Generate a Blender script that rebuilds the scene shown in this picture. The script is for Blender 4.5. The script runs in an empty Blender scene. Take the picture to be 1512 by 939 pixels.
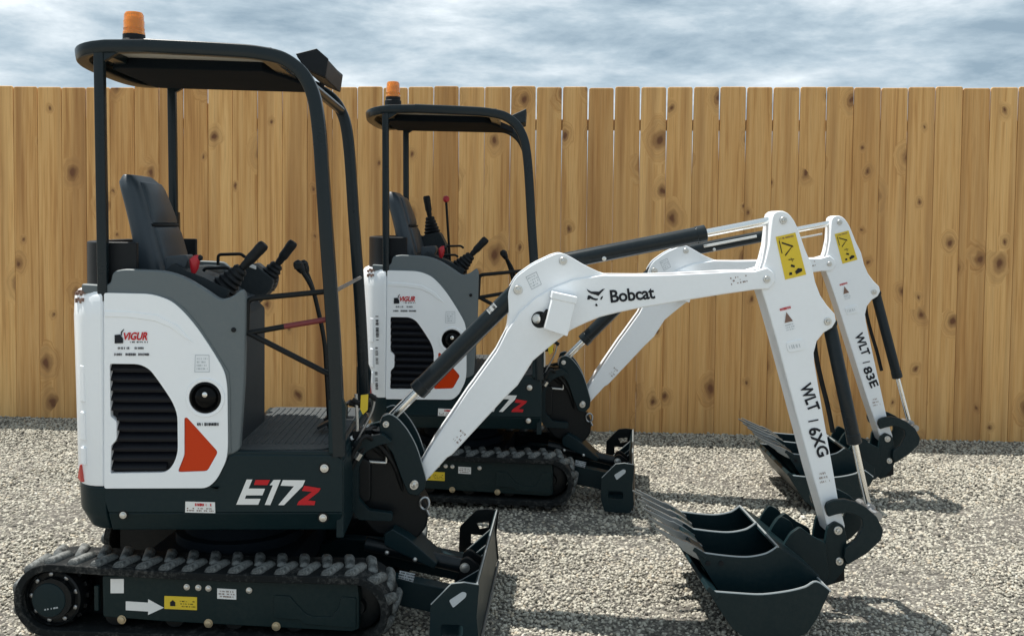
import bpy, bmesh, math, random
import numpy as np
from math import radians, sin, cos, pi, atan2, sqrt, tan
from mathutils import Matrix, Vector

scene = bpy.context.scene
col = scene.collection
rng = random.Random(7)

# ------------------------------------------------------------------ camera
FPX, PPX, PPY = 1470.0, 756.0, 395.0          # focal length and principal point in photo pixels (1512 x 939)
PITCH, ROLL, CAMH = radians(2.53), radians(0.6), 1.66
_f = np.array([0, cos(PITCH), -sin(PITCH)]); _r = np.array([1.0, 0, 0]); _u = np.cross(_r, _f)
CR = cos(ROLL)*_r + sin(ROLL)*_u; CU = cos(ROLL)*_u - sin(ROLL)*_r; CF = _f
CO = np.array([0, 0, CAMH])
cam_d = bpy.data.cameras.new('camera'); cam = bpy.data.objects.new('camera', cam_d); col.objects.link(cam)
cam_d.sensor_width = 36.0; cam_d.sensor_fit = 'HORIZONTAL'
cam_d.lens = FPX/1512*36
cam_d.shift_x = 0.0; cam_d.shift_y = -(469.5-PPY)/1512
cam_d.clip_end = 2000
mw = Matrix.Identity(4)
for i in range(3):
    mw[i][0] = CR[i]; mw[i][1] = CU[i]; mw[i][2] = -CF[i]; mw[i][3] = CO[i]
cam.matrix_world = mw
scene.camera = cam

# ------------------------------------------------------------------ light: high sun behind the fence, broken cloud
SUN_DIR = Vector((0.34, -0.21, -1.0)).normalized()        # direction the light travels
sun_d = bpy.data.lights.new('sun', 'SUN'); sun = bpy.data.objects.new('sun', sun_d); col.objects.link(sun)
sun_d.energy = 4.8; sun_d.angle = radians(0.6); sun_d.color = (1.0, 0.955, 0.88)
sun.rotation_euler = SUN_DIR.to_track_quat('-Z', 'Y').to_euler()
sun.location = (0, 0, 20)
S = -SUN_DIR
world = bpy.data.worlds.new('World'); scene.world = world; world.use_nodes = True
wn, wl = world.node_tree.nodes, world.node_tree.links
wn.clear()
def wnode(t, **k):
    n = wn.new(t)
    for a, b in k.items(): setattr(n, a, b)
    return n
w_out = wnode('ShaderNodeOutputWorld'); w_bg = wnode('ShaderNodeBackground')
w_bg.inputs['Strength'].default_value = 0.1
sky = wnode('ShaderNodeTexSky', sky_type='NISHITA'); sky.sun_disc = False
sky.sun_elevation = math.asin(S.z); sky.sun_rotation = math.atan2(S.x, S.y)
sky.air_density = 1.0; sky.dust_density = 2.0
tc = wnode('ShaderNodeTexCoord'); sep = wnode('ShaderNodeSeparateXYZ')
wl.new(tc.outputs['Generated'], sep.inputs[0])
def wmath(op, a, b=None, clamp=False):
    n = wnode('ShaderNodeMath', operation=op); n.use_clamp = clamp
    for i, x in enumerate((a, b)):
        if x is None: continue
        if isinstance(x, (int, float)): n.inputs[i].default_value = x
        else: wl.new(x, n.inputs[i])
    return n.outputs[0]
zc = wmath('ADD', wmath('MAXIMUM', sep.outputs[2], 0.0), 0.10)
cx = wmath('DIVIDE', sep.outputs[0], zc); cy = wmath('DIVIDE', sep.outputs[1], zc)
cmb = wnode('ShaderNodeCombineXYZ'); wl.new(cx, cmb.inputs[0]); wl.new(cy, cmb.inputs[1]); cmb.inputs[2].default_value = 3.7
nz1 = wnode('ShaderNodeTexNoise'); nz1.inputs['Scale'].default_value = 1.0; nz1.inputs['Detail'].default_value = 8; nz1.inputs['Roughness'].default_value = 0.60; nz1.inputs['Distortion'].default_value = 0.12
vmul = wnode('ShaderNodeVectorMath', operation='MULTIPLY'); vmul.inputs[1].default_value = (6.0, 6.0, 21.0); wl.new(tc.outputs['Generated'], vmul.inputs[0])
wl.new(vmul.outputs[0], nz1.inputs['Vector'])
ramp = wnode('ShaderNodeValToRGB'); e = ramp.color_ramp.elements
e[0].position = 0.34; e[0].color = (2.25, 3.05, 3.75, 1)
e[1].position = 0.68; e[1].color = (6.9, 7.5, 7.9, 1)
x = ramp.color_ramp.elements.new(0.47); x.color = (3.55, 4.4, 5.05, 1)
x = ramp.color_ramp.elements.new(0.57); x.color = (5.05, 5.75, 6.25, 1)
wl.new(nz1.outputs['Fac'], ramp.inputs[0])
nz2 = wnode('ShaderNodeTexNoise'); nz2.inputs['Scale'].default_value = 0.55; nz2.inputs['Detail'].default_value = 5
wl.new(cmb.outputs[0], nz2.inputs['Vector'])
cover = wmath('MULTIPLY', wmath('SUBTRACT', nz2.outputs['Fac'], 0.60), 5.0, clamp=True)
mixw = wnode('ShaderNodeMix', data_type='RGBA'); wl.new(wmath('MULTIPLY', cover, 0.5), mixw.inputs['Factor'])
wl.new(ramp.outputs[0], mixw.inputs['A']); wl.new(sky.outputs[0], mixw.inputs['B'])
wl.new(mixw.outputs['Result'], w_bg.inputs['Color']); wl.new(w_bg.outputs[0], w_out.inputs[0])
scene.view_settings.view_transform = 'Standard'; scene.view_settings.look = 'None'
scene.view_settings.exposure = 0.50; scene.view_settings.gamma = 1.0; scene.view_settings.use_curve_mapping = False
scene.render.engine = 'CYCLES'

# ------------------------------------------------------------------ pixel -> point helpers
class Frame:
    """upright local frame on the ground: a = forward, y = away from the camera side, z = up"""
    def __init__(s, x, y, yaw):
        s.x, s.y_, s.yaw = x, y, radians(yaw)
        s.o = np.array([x, y, 0.0]); c, n = cos(s.yaw), sin(s.yaw)
        s.f = np.array([c, n, 0]); s.l = np.array([-n, c, 0])
    def un(s, u, v, yl):
        d = CF + CR*(u-PPX)/FPX - CU*(v-PPY)/FPX
        t = ((s.o + s.l*yl - CO) @ s.l)/(d @ s.l)
        p = CO + d*t - s.o
        return (float(p @ s.f), float(p[2]))
def ground_pt(u, v):
    d = CF + CR*(u-PPX)/FPX - CU*(v-PPY)/FPX
    return CO + d*(-CAMH/d[2])
F1 = Frame(-1.171, 4.29, 2.1)          # upper structure of the machine the outlines are read from
FU = Frame(-1.171, 4.29, -3.5)         # its undercarriage, slewed a little
def T(u, v, yl): return F1.un(u, v, yl)
def TL(pts, yl): return [F1.un(p[0], p[1], yl) for p in pts]
def TU(u, v, yl): return FU.un(u, v, yl)
def TUL(pts, yl): return [FU.un(p[0], p[1], yl) for p in pts]

def fillet(pts, r, seg=5):
    """round the corners of a closed polygon; r is a number or one per point"""
    n = len(pts); out = []
    for i in range(n):
        ri = r[i] if isinstance(r, (list, tuple)) else r
        p0, p1, p2 = Vector(pts[i-1]), Vector(pts[i]), Vector(pts[(i+1) % n])
        a, b = p0-p1, p2-p1
        la, lb = a.length, b.length
        if ri <= 0 or la < 1e-6 or lb < 1e-6: out.append(tuple(p1)); continue
        d = min(ri, la*0.48, lb*0.48)
        s, e = p1+a/la*d, p1+b/lb*d
        for k in range(seg+1):
            t = k/seg
            q = s*(1-t)**2 + p1*2*t*(1-t) + e*t*t
            out.append(tuple(q))
    return out
def spline(pts, n=8):
    """Catmull-Rom through open 3D or 2D points"""
    P = [Vector(p) for p in pts]; out = []
    for i in range(len(P)-1):
        p0 = P[i-1] if i else P[0]*2-P[1]; p1, p2 = P[i], P[i+1]
        p3 = P[i+2] if i+2 < len(P) else P[-1]*2-P[-2]
        for k in range(n):
            t = k/n
            out.append(0.5*((2*p1)+(p2-p0)*t+(2*p0-5*p1+4*p2-p3)*t*t+(3*p1-p0-3*p2+p3)*t**3))
    out.append(P[-1]); return out
def bend(pts, r, seg=6):
    """open 3D polyline with rounded corners"""
    P = [Vector(p) for p in pts]; out = [P[0]]
    for i in range(1, len(P)-1):
        a, b = P[i-1]-P[i], P[i+1]-P[i]; d = min(r, a.length*0.48, b.length*0.48)
        s, e = P[i]+a.normalized()*d, P[i]+b.normalized()*d
        for k in range(seg+1):
            t = k/seg; out.append(s*(1-t)**2+P[i]*2*t*(1-t)+e*t*t)
    out.append(P[-1]); return out

# ------------------------------------------------------------------ mesh collector
class MB:
    def __init__(s): s.v, s.f = [], []
    def add(s, vs, fs):
        o = len(s.v); s.v += [tuple(p) for p in vs]; s.f += [tuple(i+o for i in f) for f in fs]; return s
    def prism(s, poly, y0, y1, holes=()):
        loops = [list(poly)]+[list(h) for h in holes]
        flat = [p for l in loops for p in l]; n = len(flat)
        vs = [(p[0], y0, p[1]) for p in flat]+[(p[0], y1, p[1]) for p in flat]; fs = []
        if holes:
            bm = bmesh.new(); bv = [bm.verts.new((p[0], p[1], 0)) for p in flat]; bm.verts.index_update(); ed = []; o = 0
            for l in loops:
                for i in range(len(l)): ed.append(bm.edges.new((bv[o+i], bv[o+(i+1) % len(l)])))
                o += len(l)
            bmesh.ops.triangle_fill(bm, use_beauty=True, edges=ed, normal=(0, 0, 1)); bm.verts.index_update()
            for f in bm.faces:
                t = [v.index for v in f.verts]; fs.append(tuple(t)); fs.append(tuple(i+n for i in reversed(t)))
            bm.free()
        else:
            fs.append(tuple(range(n))); fs.append(tuple(reversed(range(n, 2*n))))
        o = 0
        for l in loops:
            m = len(l)
            for i in range(m):
                j = (i+1) % m; fs.append((o+i, o+j, o+j+n, o+i+n))
            o += m
        return s.add(vs, fs)
    def slab(s, poly, z0, z1):
        n = len(poly)
        vs = [(p[0], p[1], z0) for p in poly]+[(p[0], p[1], z1) for p in poly]
        fs = [tuple(reversed(range(n))), tuple(range(n, 2*n))]+[(i, (i+1) % n, (i+1) % n+n, i+n) for i in range(n)]
        return s.add(vs, fs)
    def box(s, c, size, M=None):
        x, y, z = (d/2 for d in size)
        vs = [Vector((sx*x, sy*y, sz*z)) for sx in (-1, 1) for sy in (-1, 1) for sz in (-1, 1)]
        if M is not None: vs = [M @ v for v in vs]
        vs = [v+Vector(c) for v in vs]
        return s.add(vs, [(0,1,3,2),(4,6,7,5),(0,4,5,1),(2,3,7,6),(0,2,6,4),(1,5,7,3)])
    def tube(s, path, r, n=10, cap=True, sq=False, radii=None):
        P = [Vector(p) for p in path]; m = len(P); vs, fs = [], []
        up = Vector((0, 1, 0))
        for i in range(m):
            t = (P[min(i+1, m-1)]-P[max(i-1, 0)]).normalized()
            if abs(t.dot(up)) > 0.95: up = Vector((1, 0, 0)) if abs(t.x) < .9 else Vector((0, 0, 1))
            a = (up-t*up.dot(t)).normalized(); b = t.cross(a); up = a
            rr = radii[i] if radii else r
            for k in range(n):
                th = 2*pi*k/n
                ca, sa = cos(th), sin(th)
                if sq:
                    e = 0.35; ca = math.copysign(abs(ca)**e, ca); sa = math.copysign(abs(sa)**e, sa)
                vs.append(P[i]+a*rr*ca+b*rr*sa)
        for i in range(m-1):
            for k in range(n):
                k2 = (k+1) % n; fs.append((i*n+k, i*n+k2, (i+1)*n+k2, (i+1)*n+k))
        if cap: fs.append(tuple(reversed(range(n)))); fs.append(tuple(range((m-1)*n, m*n)))
        return s.add(vs, fs)
    def cyl(s, p0, p1, r, n=20, r1=None):
        p0, p1 = Vector(p0), Vector(p1)
        return s.tube([p0, p1], r, n, radii=[r, r if r1 is None else r1])
    def lathe(s, prof, o, d, n=24, cap=True):
        """prof: list of (radius, distance along d)"""
        o, d = Vector(o), Vector(d).normalized()
        a = d.orthogonal().normalized(); b = d.cross(a); vs, fs = [], []
        for r, h in prof:
            for k in range(n):
                th = 2*pi*k/n; vs.append(o+d*h+(a*cos(th)+b*sin(th))*max(r, 1e-5))
        m = len(prof)
        for i in range(m-1):
            for k in range(n):
                k2 = (k+1) % n; fs.append((i*n+k, i*n+k2, (i+1)*n+k2, (i+1)*n+k))
        if cap: fs.append(tuple(reversed(range(n)))); fs.append(tuple(range((m-1)*n, m*n)))
        return s.add(vs, fs)
    def loft(s, rings, cap=True):
        n = len(rings[0]); vs = [p for r in rings for p in r]; fs = []
        for i in range(len(rings)-1):
            for k in range(n):
                k2 = (k+1) % n; fs.append((i*n+k, i*n+k2, (i+1)*n+k2, (i+1)*n+k))
        if cap: fs.append(tuple(reversed(range(n)))); fs.append(tuple(range((len(rings)-1)*n, len(rings)*n)))
        return s.add(vs, fs)
    def mesh(s, name, xf=None, sharp=38):
        me = bpy.data.meshes.new(name)
        vs = s.v if xf is None else [tuple(xf @ Vector(p)) for p in s.v]
        me.from_pydata(vs, [], s.f); me.update()
        bm = bmesh.new(); bm.from_mesh(me)
        bmesh.ops.remove_doubles(bm, verts=bm.verts, dist=1e-6)
        bmesh.ops.recalc_face_normals(bm, faces=bm.faces); bm.to_mesh(me); bm.free()
        me.polygons.foreach_set('use_smooth', [True]*len(me.polygons))
        me.set_sharp_from_angle(angle=radians(sharp)); me.update()
        return me
    def build(s, name, material, parent=None, bevel=0.0, xf=None, sharp=38, seg=2):
        me = s.mesh(name, xf, sharp); return link(name, me, material, parent, bevel, seg)
def link(name, me, material, parent=None, bevel=0.0, seg=2):
    o = bpy.data.objects.new(name, me); col.objects.link(o)
    if material is not None and not me.materials: me.materials.append(MAT[material])
    if parent is not None: o.parent = parent
    if bevel > 0:
        b = o.modifiers.new('bevel', 'BEVEL'); b.width = bevel; b.segments = seg
        b.limit_method = 'ANGLE'; b.angle_limit = radians(38); b.harden_normals = True
    return o
def tag(o, label=None, cat=None, group=None, kind=None):
    if label: o['label'] = label
    if cat: o['category'] = cat
    if group: o['group'] = group
    if kind: o['kind'] = kind
    return o
def empty(name, loc=(0, 0, 0), rz=0.0):
    o = bpy.data.objects.new(name, None); col.objects.link(o); o.location = loc; o.rotation_euler = (0, 0, rz)
    o.empty_display_size = 0.2; return o

# ------------------------------------------------------------------ materials
MAT = {}
class NT:
    def __init__(s, name):
        m = bpy.data.materials.new(name); m.use_nodes = True; s.m = m; s.n = m.node_tree.nodes; s.l = m.node_tree.links
        s.b = s.n['Principled BSDF']; MAT[name] = m
    def node(s, t, **k):
        n = s.n.new(t)
        for a, b in k.items(): setattr(n, a, b)
        return n
    def link(s, a, b): s.l.new(a, b)
    def math(s, op, a, b=None, c=None, clamp=False):
        n = s.node('ShaderNodeMath', operation=op); n.use_clamp = clamp
        for i, x in enumerate((a, b, c)):
            if x is None: continue
            if isinstance(x, (int, float)): n.inputs[i].default_value = x
            else: s.link(x, n.inputs[i])
        return n.outputs[0]
    def noise(s, vec, scale, detail=4, rough=0.5, dist=0.0):
        n = s.node('ShaderNodeTexNoise'); n.inputs['Scale'].default_value = scale; n.inputs['Detail'].default_value = detail
        n.inputs['Roughness'].default_value = rough; n.inputs['Distortion'].default_value = dist
        if vec is not None: s.link(vec, n.inputs['Vector'])
        return n.outputs['Fac']
    def ramp(s, fac, stops):
        r = s.node('ShaderNodeValToRGB'); el = r.color_ramp.elements
        while len(el) < len(stops): el.new(0.5)
        for i, (p, c) in enumerate(stops): el[i].position = p; el[i].color = (*c, 1) if len(c) == 3 else c
        s.link(fac, r.inputs[0]); return r.outputs[0]
    def mix(s, fac, a, b, blend='MIX'):
        n = s.node('ShaderNodeMix', data_type='RGBA', blend_type=blend)
        for k, x in (('Factor', fac), ('A', a), ('B', b)):
            if isinstance(x, (int, float)): n.inputs[k].default_value = x
            elif isinstance(x, tuple): n.inputs[k].default_value = (*x, 1)
            else: s.link(x, n.inputs[k])
        return n.outputs['Result']
    def bump(s, h, strength=0.3, dist=0.01):
        n = s.node('ShaderNodeBump'); n.inputs['Strength'].default_value = strength; n.inputs['Distance'].default_value = dist
        s.link(h, n.inputs['Height']); s.link(n.outputs[0], s.b.inputs['Normal'])
    def obj_co(s): return s.node('ShaderNodeTexCoord').outputs['Object']

def paint(name, c, rough=0.4, metal=0.0, dust=0.0, dustc=(0.30, 0.28, 0.24), coat=0.0, orange=0.05, spec=None):
    """painted or plain surface with uneven gloss, faint dust and speckle"""
    if spec is None: spec = 0.22 if max(c) < 0.06 else 0.5
    t = NT(name); co = t.obj_co()
    big = t.noise(co, 3.0, 6, 0.6); fine = t.noise(co, 60.0, 5, 0.65)
    d = t.math('MULTIPLY', t.math('SUBTRACT', t.math('MULTIPLY', big, fine), 0.18, clamp=True), 2.2*dust, clamp=True)
    spk = t.noise(co, 220.0, 3, 0.6)
    dots = t.math('MULTIPLY', t.math('GREATER_THAN', spk, 0.70), dust*0.5, clamp=True)
    c1 = t.mix(t.math('MAXIMUM', d, dots), c, dustc)
    t.link(c1, t.b.inputs['Base Color'])
    t.link(t.math('ADD', t.math('MULTIPLY', big, 0.22), rough-0.11+0.0, clamp=True), t.b.inputs['Roughness'])
    t.b.inputs['Metallic'].default_value = metal; t.b.inputs['Coat Weight'].default_value = coat
    t.b.inputs['Coat Roughness'].default_value = 0.12; t.b.inputs['Specular IOR Level'].default_value = spec
    if orange: t.bump(t.noise(co, 110.0, 3), orange, 0.002)
    return t
paint('white_paint', (0.86, 0.89, 0.92), 0.34, dust=0.05, coat=0.25, dustc=(0.55, 0.52, 0.46))
paint('boom_white', (0.85, 0.88, 0.91), 0.40, dust=0.12, coat=0.1, dustc=(0.48, 0.44, 0.38))
paint('dark_green', (0.0036, 0.0160, 0.0205), 0.40, dust=0.025)
paint('frame_green', (0.0042, 0.0160, 0.0180), 0.46, dust=0.05)
paint('black_steel', (0.0045, 0.0065, 0.0080), 0.42, dust=0.03)
paint('canopy_black', (0.0065, 0.0130, 0.0165), 0.30, dust=0.02, coat=0.12)
paint('cylinder_black', (0.0060, 0.0115, 0.0150), 0.30, dust=0.04, coat=0.10)
paint('bucket_paint', (0.0040, 0.0155, 0.0195), 0.38, dust=0.05)
paint('worn_steel', (0.36, 0.37, 0.38), 0.38, metal=0.9, dust=0.2)
paint('zinc', (0.62, 0.62, 0.60), 0.32, metal=0.85, dust=0.15)
paint('brass_bolt', (0.48, 0.40, 0.27), 0.40, metal=0.7, dust=0.2)
paint('grey_plastic', (0.105, 0.128, 0.138), 0.52, dust=0.12, orange=0.25)
paint('dark_plastic', (0.020, 0.027, 0.032), 0.55, dust=0.06, orange=0.25)
paint('black_plastic', (0.0060, 0.0080, 0.0105), 0.50, dust=0.03)
paint('louvre_black', (0.0035, 0.0045, 0.0080), 0.42, dust=0.02)
paint('seat_vinyl', (0.030, 0.043, 0.055), 0.42, dust=0.03, orange=0.3, spec=.4)
paint('seam_black', (0.008, 0.010, 0.012), 0.7, dust=0)
paint('hose_rubber', (0.007, 0.008, 0.009), 0.5, dust=0.06)
paint('red_paint', (0.42, 0.012, 0.022), 0.40)
paint('red_bar', (0.16, 0.016, 0.02), 0.5, dust=0.1)
paint('sticker_white', (0.78, 0.78, 0.77), 0.45, dust=0.08)
paint('sticker_grey', (0.48, 0.52, 0.55), 0.5)
paint('sticker_yellow', (0.72, 0.52, 0.025), 0.45, dust=0.08)
paint('print_black', (0.012, 0.014, 0.020), 0.5)
paint('print_brown', (0.20, 0.115, 0.085), 0.55)
paint('print_red', (0.52, 0.014, 0.02), 0.45, spec=.25)
paint('matt_black', (0.0045, 0.008, 0.012), 0.85, dust=0.02, spec=.08)
paint('headliner', (0.42, 0.40, 0.35), 0.7, dust=0.1)
paint('floor_mat', (0.045, 0.052, 0.056), 0.75, dust=0.35, orange=0.4)
paint('chrome', (0.78, 0.78, 0.76), 0.16, metal=1.0, dust=0.0, orange=0.0)
paint('rail_timber', (0.30, 0.19, 0.095), 0.8)
def lens(name, c, rough, trans, emit=0.0):
    t = NT(name); t.b.inputs['Base Color'].default_value = (*c, 1); t.b.inputs['Roughness'].default_value = rough
    t.b.inputs['Transmission Weight'].default_value = trans; t.b.inputs['Coat Weight'].default_value = 0.0 if max(c) < .05 else 0.3; t.b.inputs['Specular IOR Level'].default_value = 0.10 if max(c) < .05 else .5
    co = t.obj_co(); t.bump(t.noise(co, 90, 2), 0.15, 0.003)
lens('amber_lens', (1.0, 0.36, 0.02), 0.25, 0.55)
lens('orange_lens', (0.56, 0.040, 0.002), 0.35, 0.0)
MAT['orange_lens'].node_tree.nodes['Principled BSDF'].inputs['Coat Weight'].default_value = 0.05; MAT['orange_lens'].node_tree.nodes['Principled BSDF'].inputs['Specular IOR Level'].default_value = 0.2
lens('red_lens', (0.55, 0.05, 0.03), 0.25, 0.1)
lens('dark_glass', (0.004, 0.0045, 0.005), 0.10, 0.0)
lens('amber_core', (0.9, 0.42, 0.05), 0.35, 0.0)

# rubber: dusty on its raised faces
t = NT('rubber'); co = t.obj_co()
n1 = t.noise(co, 9, 6, 0.65); n2 = t.noise(co, 70, 5, 0.7)
dst = t.math('MULTIPLY', t.math('SUBTRACT', t.math('MULTIPLY', n1, n2), 0.25, clamp=True), 4.5, clamp=True)
t.link(t.mix(dst, (0.0065, 0.0085, 0.0095), (0.10, 0.10, 0.095)), t.b.inputs['Base Color'])
t.b.inputs['Roughness'].default_value = 0.75; t.b.inputs['Specular IOR Level'].default_value = .2; t.bump(n2, 0.5, 0.004)

t = NT('rubber_worn'); co = t.obj_co()
n1 = t.noise(co, 14, 6, 0.65); n2 = t.noise(co, 80, 5, 0.7)
dst = t.math('MULTIPLY', t.math('SUBTRACT', t.math('MULTIPLY', n1, n2), 0.17, clamp=True), 6.5, clamp=True)
t.link(t.mix(dst, (0.016, 0.020, 0.021), (0.17, 0.18, 0.175)), t.b.inputs['Base Color'])
t.b.inputs['Roughness'].default_value = 0.6; t.bump(n2, 0.5, 0.004)

# fence timber: grain, knots and board to board differences
t = NT('fence_board'); co = t.obj_co()
info = t.node('ShaderNodeObjectInfo'); rnd = info.outputs['Random']
sp = t.node('ShaderNodeSeparateXYZ'); t.link(co, sp.inputs[0])
rx = t.math('MULTIPLY', rnd, 37.0); rz = t.math('MULTIPLY', rnd, 91.0)
X = t.math('ADD', sp.outputs[0], rx); Z = t.math('ADD', sp.outputs[2], rz)
kv = t.node('ShaderNodeCombineXYZ'); t.link(t.math('MULTIPLY', X, 4.3), kv.inputs[0]); t.link(t.math('MULTIPLY', Z, 3.0), kv.inputs[1])
# wobble so that the knots are not perfect ellipses
wob = t.node('ShaderNodeTexNoise'); wob.inputs['Scale'].default_value = 2.4; wob.inputs['Detail'].default_value = 3; t.link(kv.outputs[0], wob.inputs['Vector'])
vadd = t.node('ShaderNodeVectorMath', operation='MULTIPLY_ADD'); t.link(wob.outputs['Color'], vadd.inputs[0]); vadd.inputs[1].default_value = (0.30, 0.30, 0); t.link(kv.outputs[0], vadd.inputs[2])
vor = t.node('ShaderNodeTexVoronoi', voronoi_dimensions='2D', feature='F1'); vor.inputs['Scale'].default_value = 1.0; vor.inputs['Randomness'].default_value = 1.0
t.link(vadd.outputs[0], vor.inputs['Vector'])
sc = t.node('ShaderNodeSeparateColor'); t.link(vor.outputs['Color'], sc.inputs[0])
has = t.math('GREATER_THAN', sc.outputs[0], 0.66)
size = t.math('ADD', t.math('MULTIPLY', t.math('POWER', sc.outputs[1], 2.2), 0.17), 0.048)
dn = t.math('DIVIDE', vor.outputs['Distance'], size)                      # 1 at the knot's rim
core = t.math('MULTIPLY', t.math('SUBTRACT', 1.25, dn, clamp=True), has, clamp=True)
halo = t.math('MULTIPLY', t.math('SUBTRACT', 1.0, t.math('MULTIPLY', dn, 0.34), clamp=True), has, clamp=True)
# grain bends round the knots
gx = t.math('MULTIPLY', X, t.math('SUBTRACT', 1.0, t.math('MULTIPLY', halo, 0.08)))
gv = t.node('ShaderNodeCombineXYZ'); t.link(t.math('MULTIPLY', gx, 34.0), gv.inputs[0]); t.link(t.math('MULTIPLY', Z, 0.9), gv.inputs[1]); t.link(rz, gv.inputs[2])
g1 = t.noise(gv.outputs[0], 1.0, 5, 0.6, 0.4)
gv2 = t.node('ShaderNodeCombineXYZ'); t.link(t.math('MULTIPLY', gx, 190.0), gv2.inputs[0]); t.link(t.math('MULTIPLY', Z, 2.5), gv2.inputs[1]); t.link(rz, gv2.inputs[2])
g2 = t.noise(gv2.outputs[0], 1.0, 3, 0.6)
gv3 = t.node('ShaderNodeCombineXYZ'); t.link(t.math('MULTIPLY', X, 9.0), gv3.inputs[0]); t.link(t.math('MULTIPLY', Z, 0.35), gv3.inputs[1]); t.link(rz, gv3.inputs[2])
g3 = t.noise(gv3.outputs[0], 1.0, 2, 0.5)
base = t.ramp(g1, [(0.26, (0.45, 0.220, 0.074)), (0.45, (0.67, 0.385, 0.148)), (0.60, (0.74, 0.460, 0.196)), (0.78, (0.55, 0.290, 0.104))])
base = t.mix(t.math('MULTIPLY', t.math('SUBTRACT', g3, 0.47, clamp=True), 2.6, clamp=True), base, (0.36, 0.18, 0.068))
base = t.mix(t.math('MULTIPLY', t.math('SUBTRACT', g2, 0.52, clamp=True), 1.6, clamp=True), base, (0.30, 0.15, 0.055))
bv = t.ramp(rnd, [(0.0, (0.80, 0.72, 0.64)), (0.2, (1.04, 1.02, 0.97)), (0.4, (0.86, 0.79, 0.71)), (0.6, (1.08, 1.06, 1.02)), (0.8, (0.92, 0.87, 0.80)), (1.0, (1.12, 1.13, 1.10))])
base = t.mix(1.0, base, bv, 'MULTIPLY')
ring = t.math('MULTIPLY', t.math('ADD', t.math('SINE', t.math('MULTIPLY', dn, 7.0)), 1.0), 0.5)
base = t.mix(t.math('MULTIPLY', halo, t.math('ADD', t.math('MULTIPLY', ring, 0.45), 0.30)), base, (0.26, 0.125, 0.048))
base = t.mix(t.math('MULTIPLY', core, 1.1, clamp=True), base, (0.17, 0.072, 0.032))
t.link(base, t.b.inputs['Base Color']); t.b.inputs['Roughness'].default_value = 0.72; t.b.inputs['Specular IOR Level'].default_value = 0.3
t.bump(t.math('ADD', t.math('MULTIPLY', g2, 0.6), t.math('MULTIPLY', g1, 0.4)), 0.35, 0.003)

# ground sheet under and beyond the loose stones
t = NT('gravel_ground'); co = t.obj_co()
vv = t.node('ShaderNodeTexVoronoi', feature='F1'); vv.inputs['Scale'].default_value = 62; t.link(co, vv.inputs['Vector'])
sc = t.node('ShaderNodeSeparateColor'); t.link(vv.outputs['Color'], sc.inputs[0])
stone = t.ramp(sc.outputs[0], [(0.0, (0.06, 0.055, 0.048)), (0.5, (0.12, 0.11, 0.095)), (0.8, (0.17, 0.158, 0.135)), (1.0, (0.26, 0.245, 0.215))])  # gravel tones darkened: shade between the loose stones is put into this colour
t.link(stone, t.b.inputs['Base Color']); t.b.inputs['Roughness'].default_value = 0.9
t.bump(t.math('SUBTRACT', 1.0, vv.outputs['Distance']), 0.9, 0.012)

t = NT('far_gravel'); co = t.obj_co()
vv = t.node('ShaderNodeTexVoronoi', feature='F1'); vv.inputs['Scale'].default_value = 62; t.link(co, vv.inputs['Vector'])
sc = t.node('ShaderNodeSeparateColor'); t.link(vv.outputs['Color'], sc.inputs[0])
t.link(t.ramp(sc.outputs[0], [(0.0, (0.13, 0.12, 0.10)), (0.35, (0.32, 0.30, 0.255)), (0.8, (0.44, 0.41, 0.35)), (1.0, (0.55, 0.53, 0.475))]), t.b.inputs['Base Color']); t.b.inputs['Roughness'].default_value = 0.9
t.bump(t.math('SUBTRACT', 1.0, vv.outputs['Distance']), 0.9, 0.012)

# loose stones: every stone its own tint
t = NT('gravel_stone'); co = t.obj_co()
at = t.node('ShaderNodeAttribute', attribute_type='INSTANCER', attribute_name='tint')
stone = t.ramp(at.outputs['Fac'], [(0.0, (0.04, 0.039, 0.034)), (0.15, (0.12, 0.112, 0.094)), (0.35, (0.31, 0.291, 0.240)), (0.55, (0.435, 0.412, 0.344)), (0.78, (0.55, 0.522, 0.444)), (0.92, (0.44, 0.375, 0.28)), (1.0, (0.65, 0.63, 0.57))])
nn = t.noise(co, 3.0, 4, 0.6)
t.link(t.mix(t.math('MULTIPLY', t.math('SUBTRACT', nn, 0.45, clamp=True), 1.2, clamp=True), stone, (0.30, 0.275, 0.235)), t.b.inputs['Base Color'])
t.b.inputs['Roughness'].default_value = 0.85; t.bump(nn, 0.3, 0.1)
#---STRUCTURE---
# ------------------------------------------------------------------ ground
mb = MB(); mb.slab([(-150, -60), (150, -60), (150, 240), (-150, 240)], -0.3, -0.020)
g = mb.build('ground', 'far_gravel'); tag(g, 'pale gravel ground spreading under the machines and fence', 'ground', kind='structure')

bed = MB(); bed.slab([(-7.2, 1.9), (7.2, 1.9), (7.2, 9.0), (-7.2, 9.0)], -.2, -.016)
tag(bed.build('gravel_bed', 'gravel_ground'), 'sheet under the gravel stones, coloured dark as shade in the gaps', 'ground', kind='structure')

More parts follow.
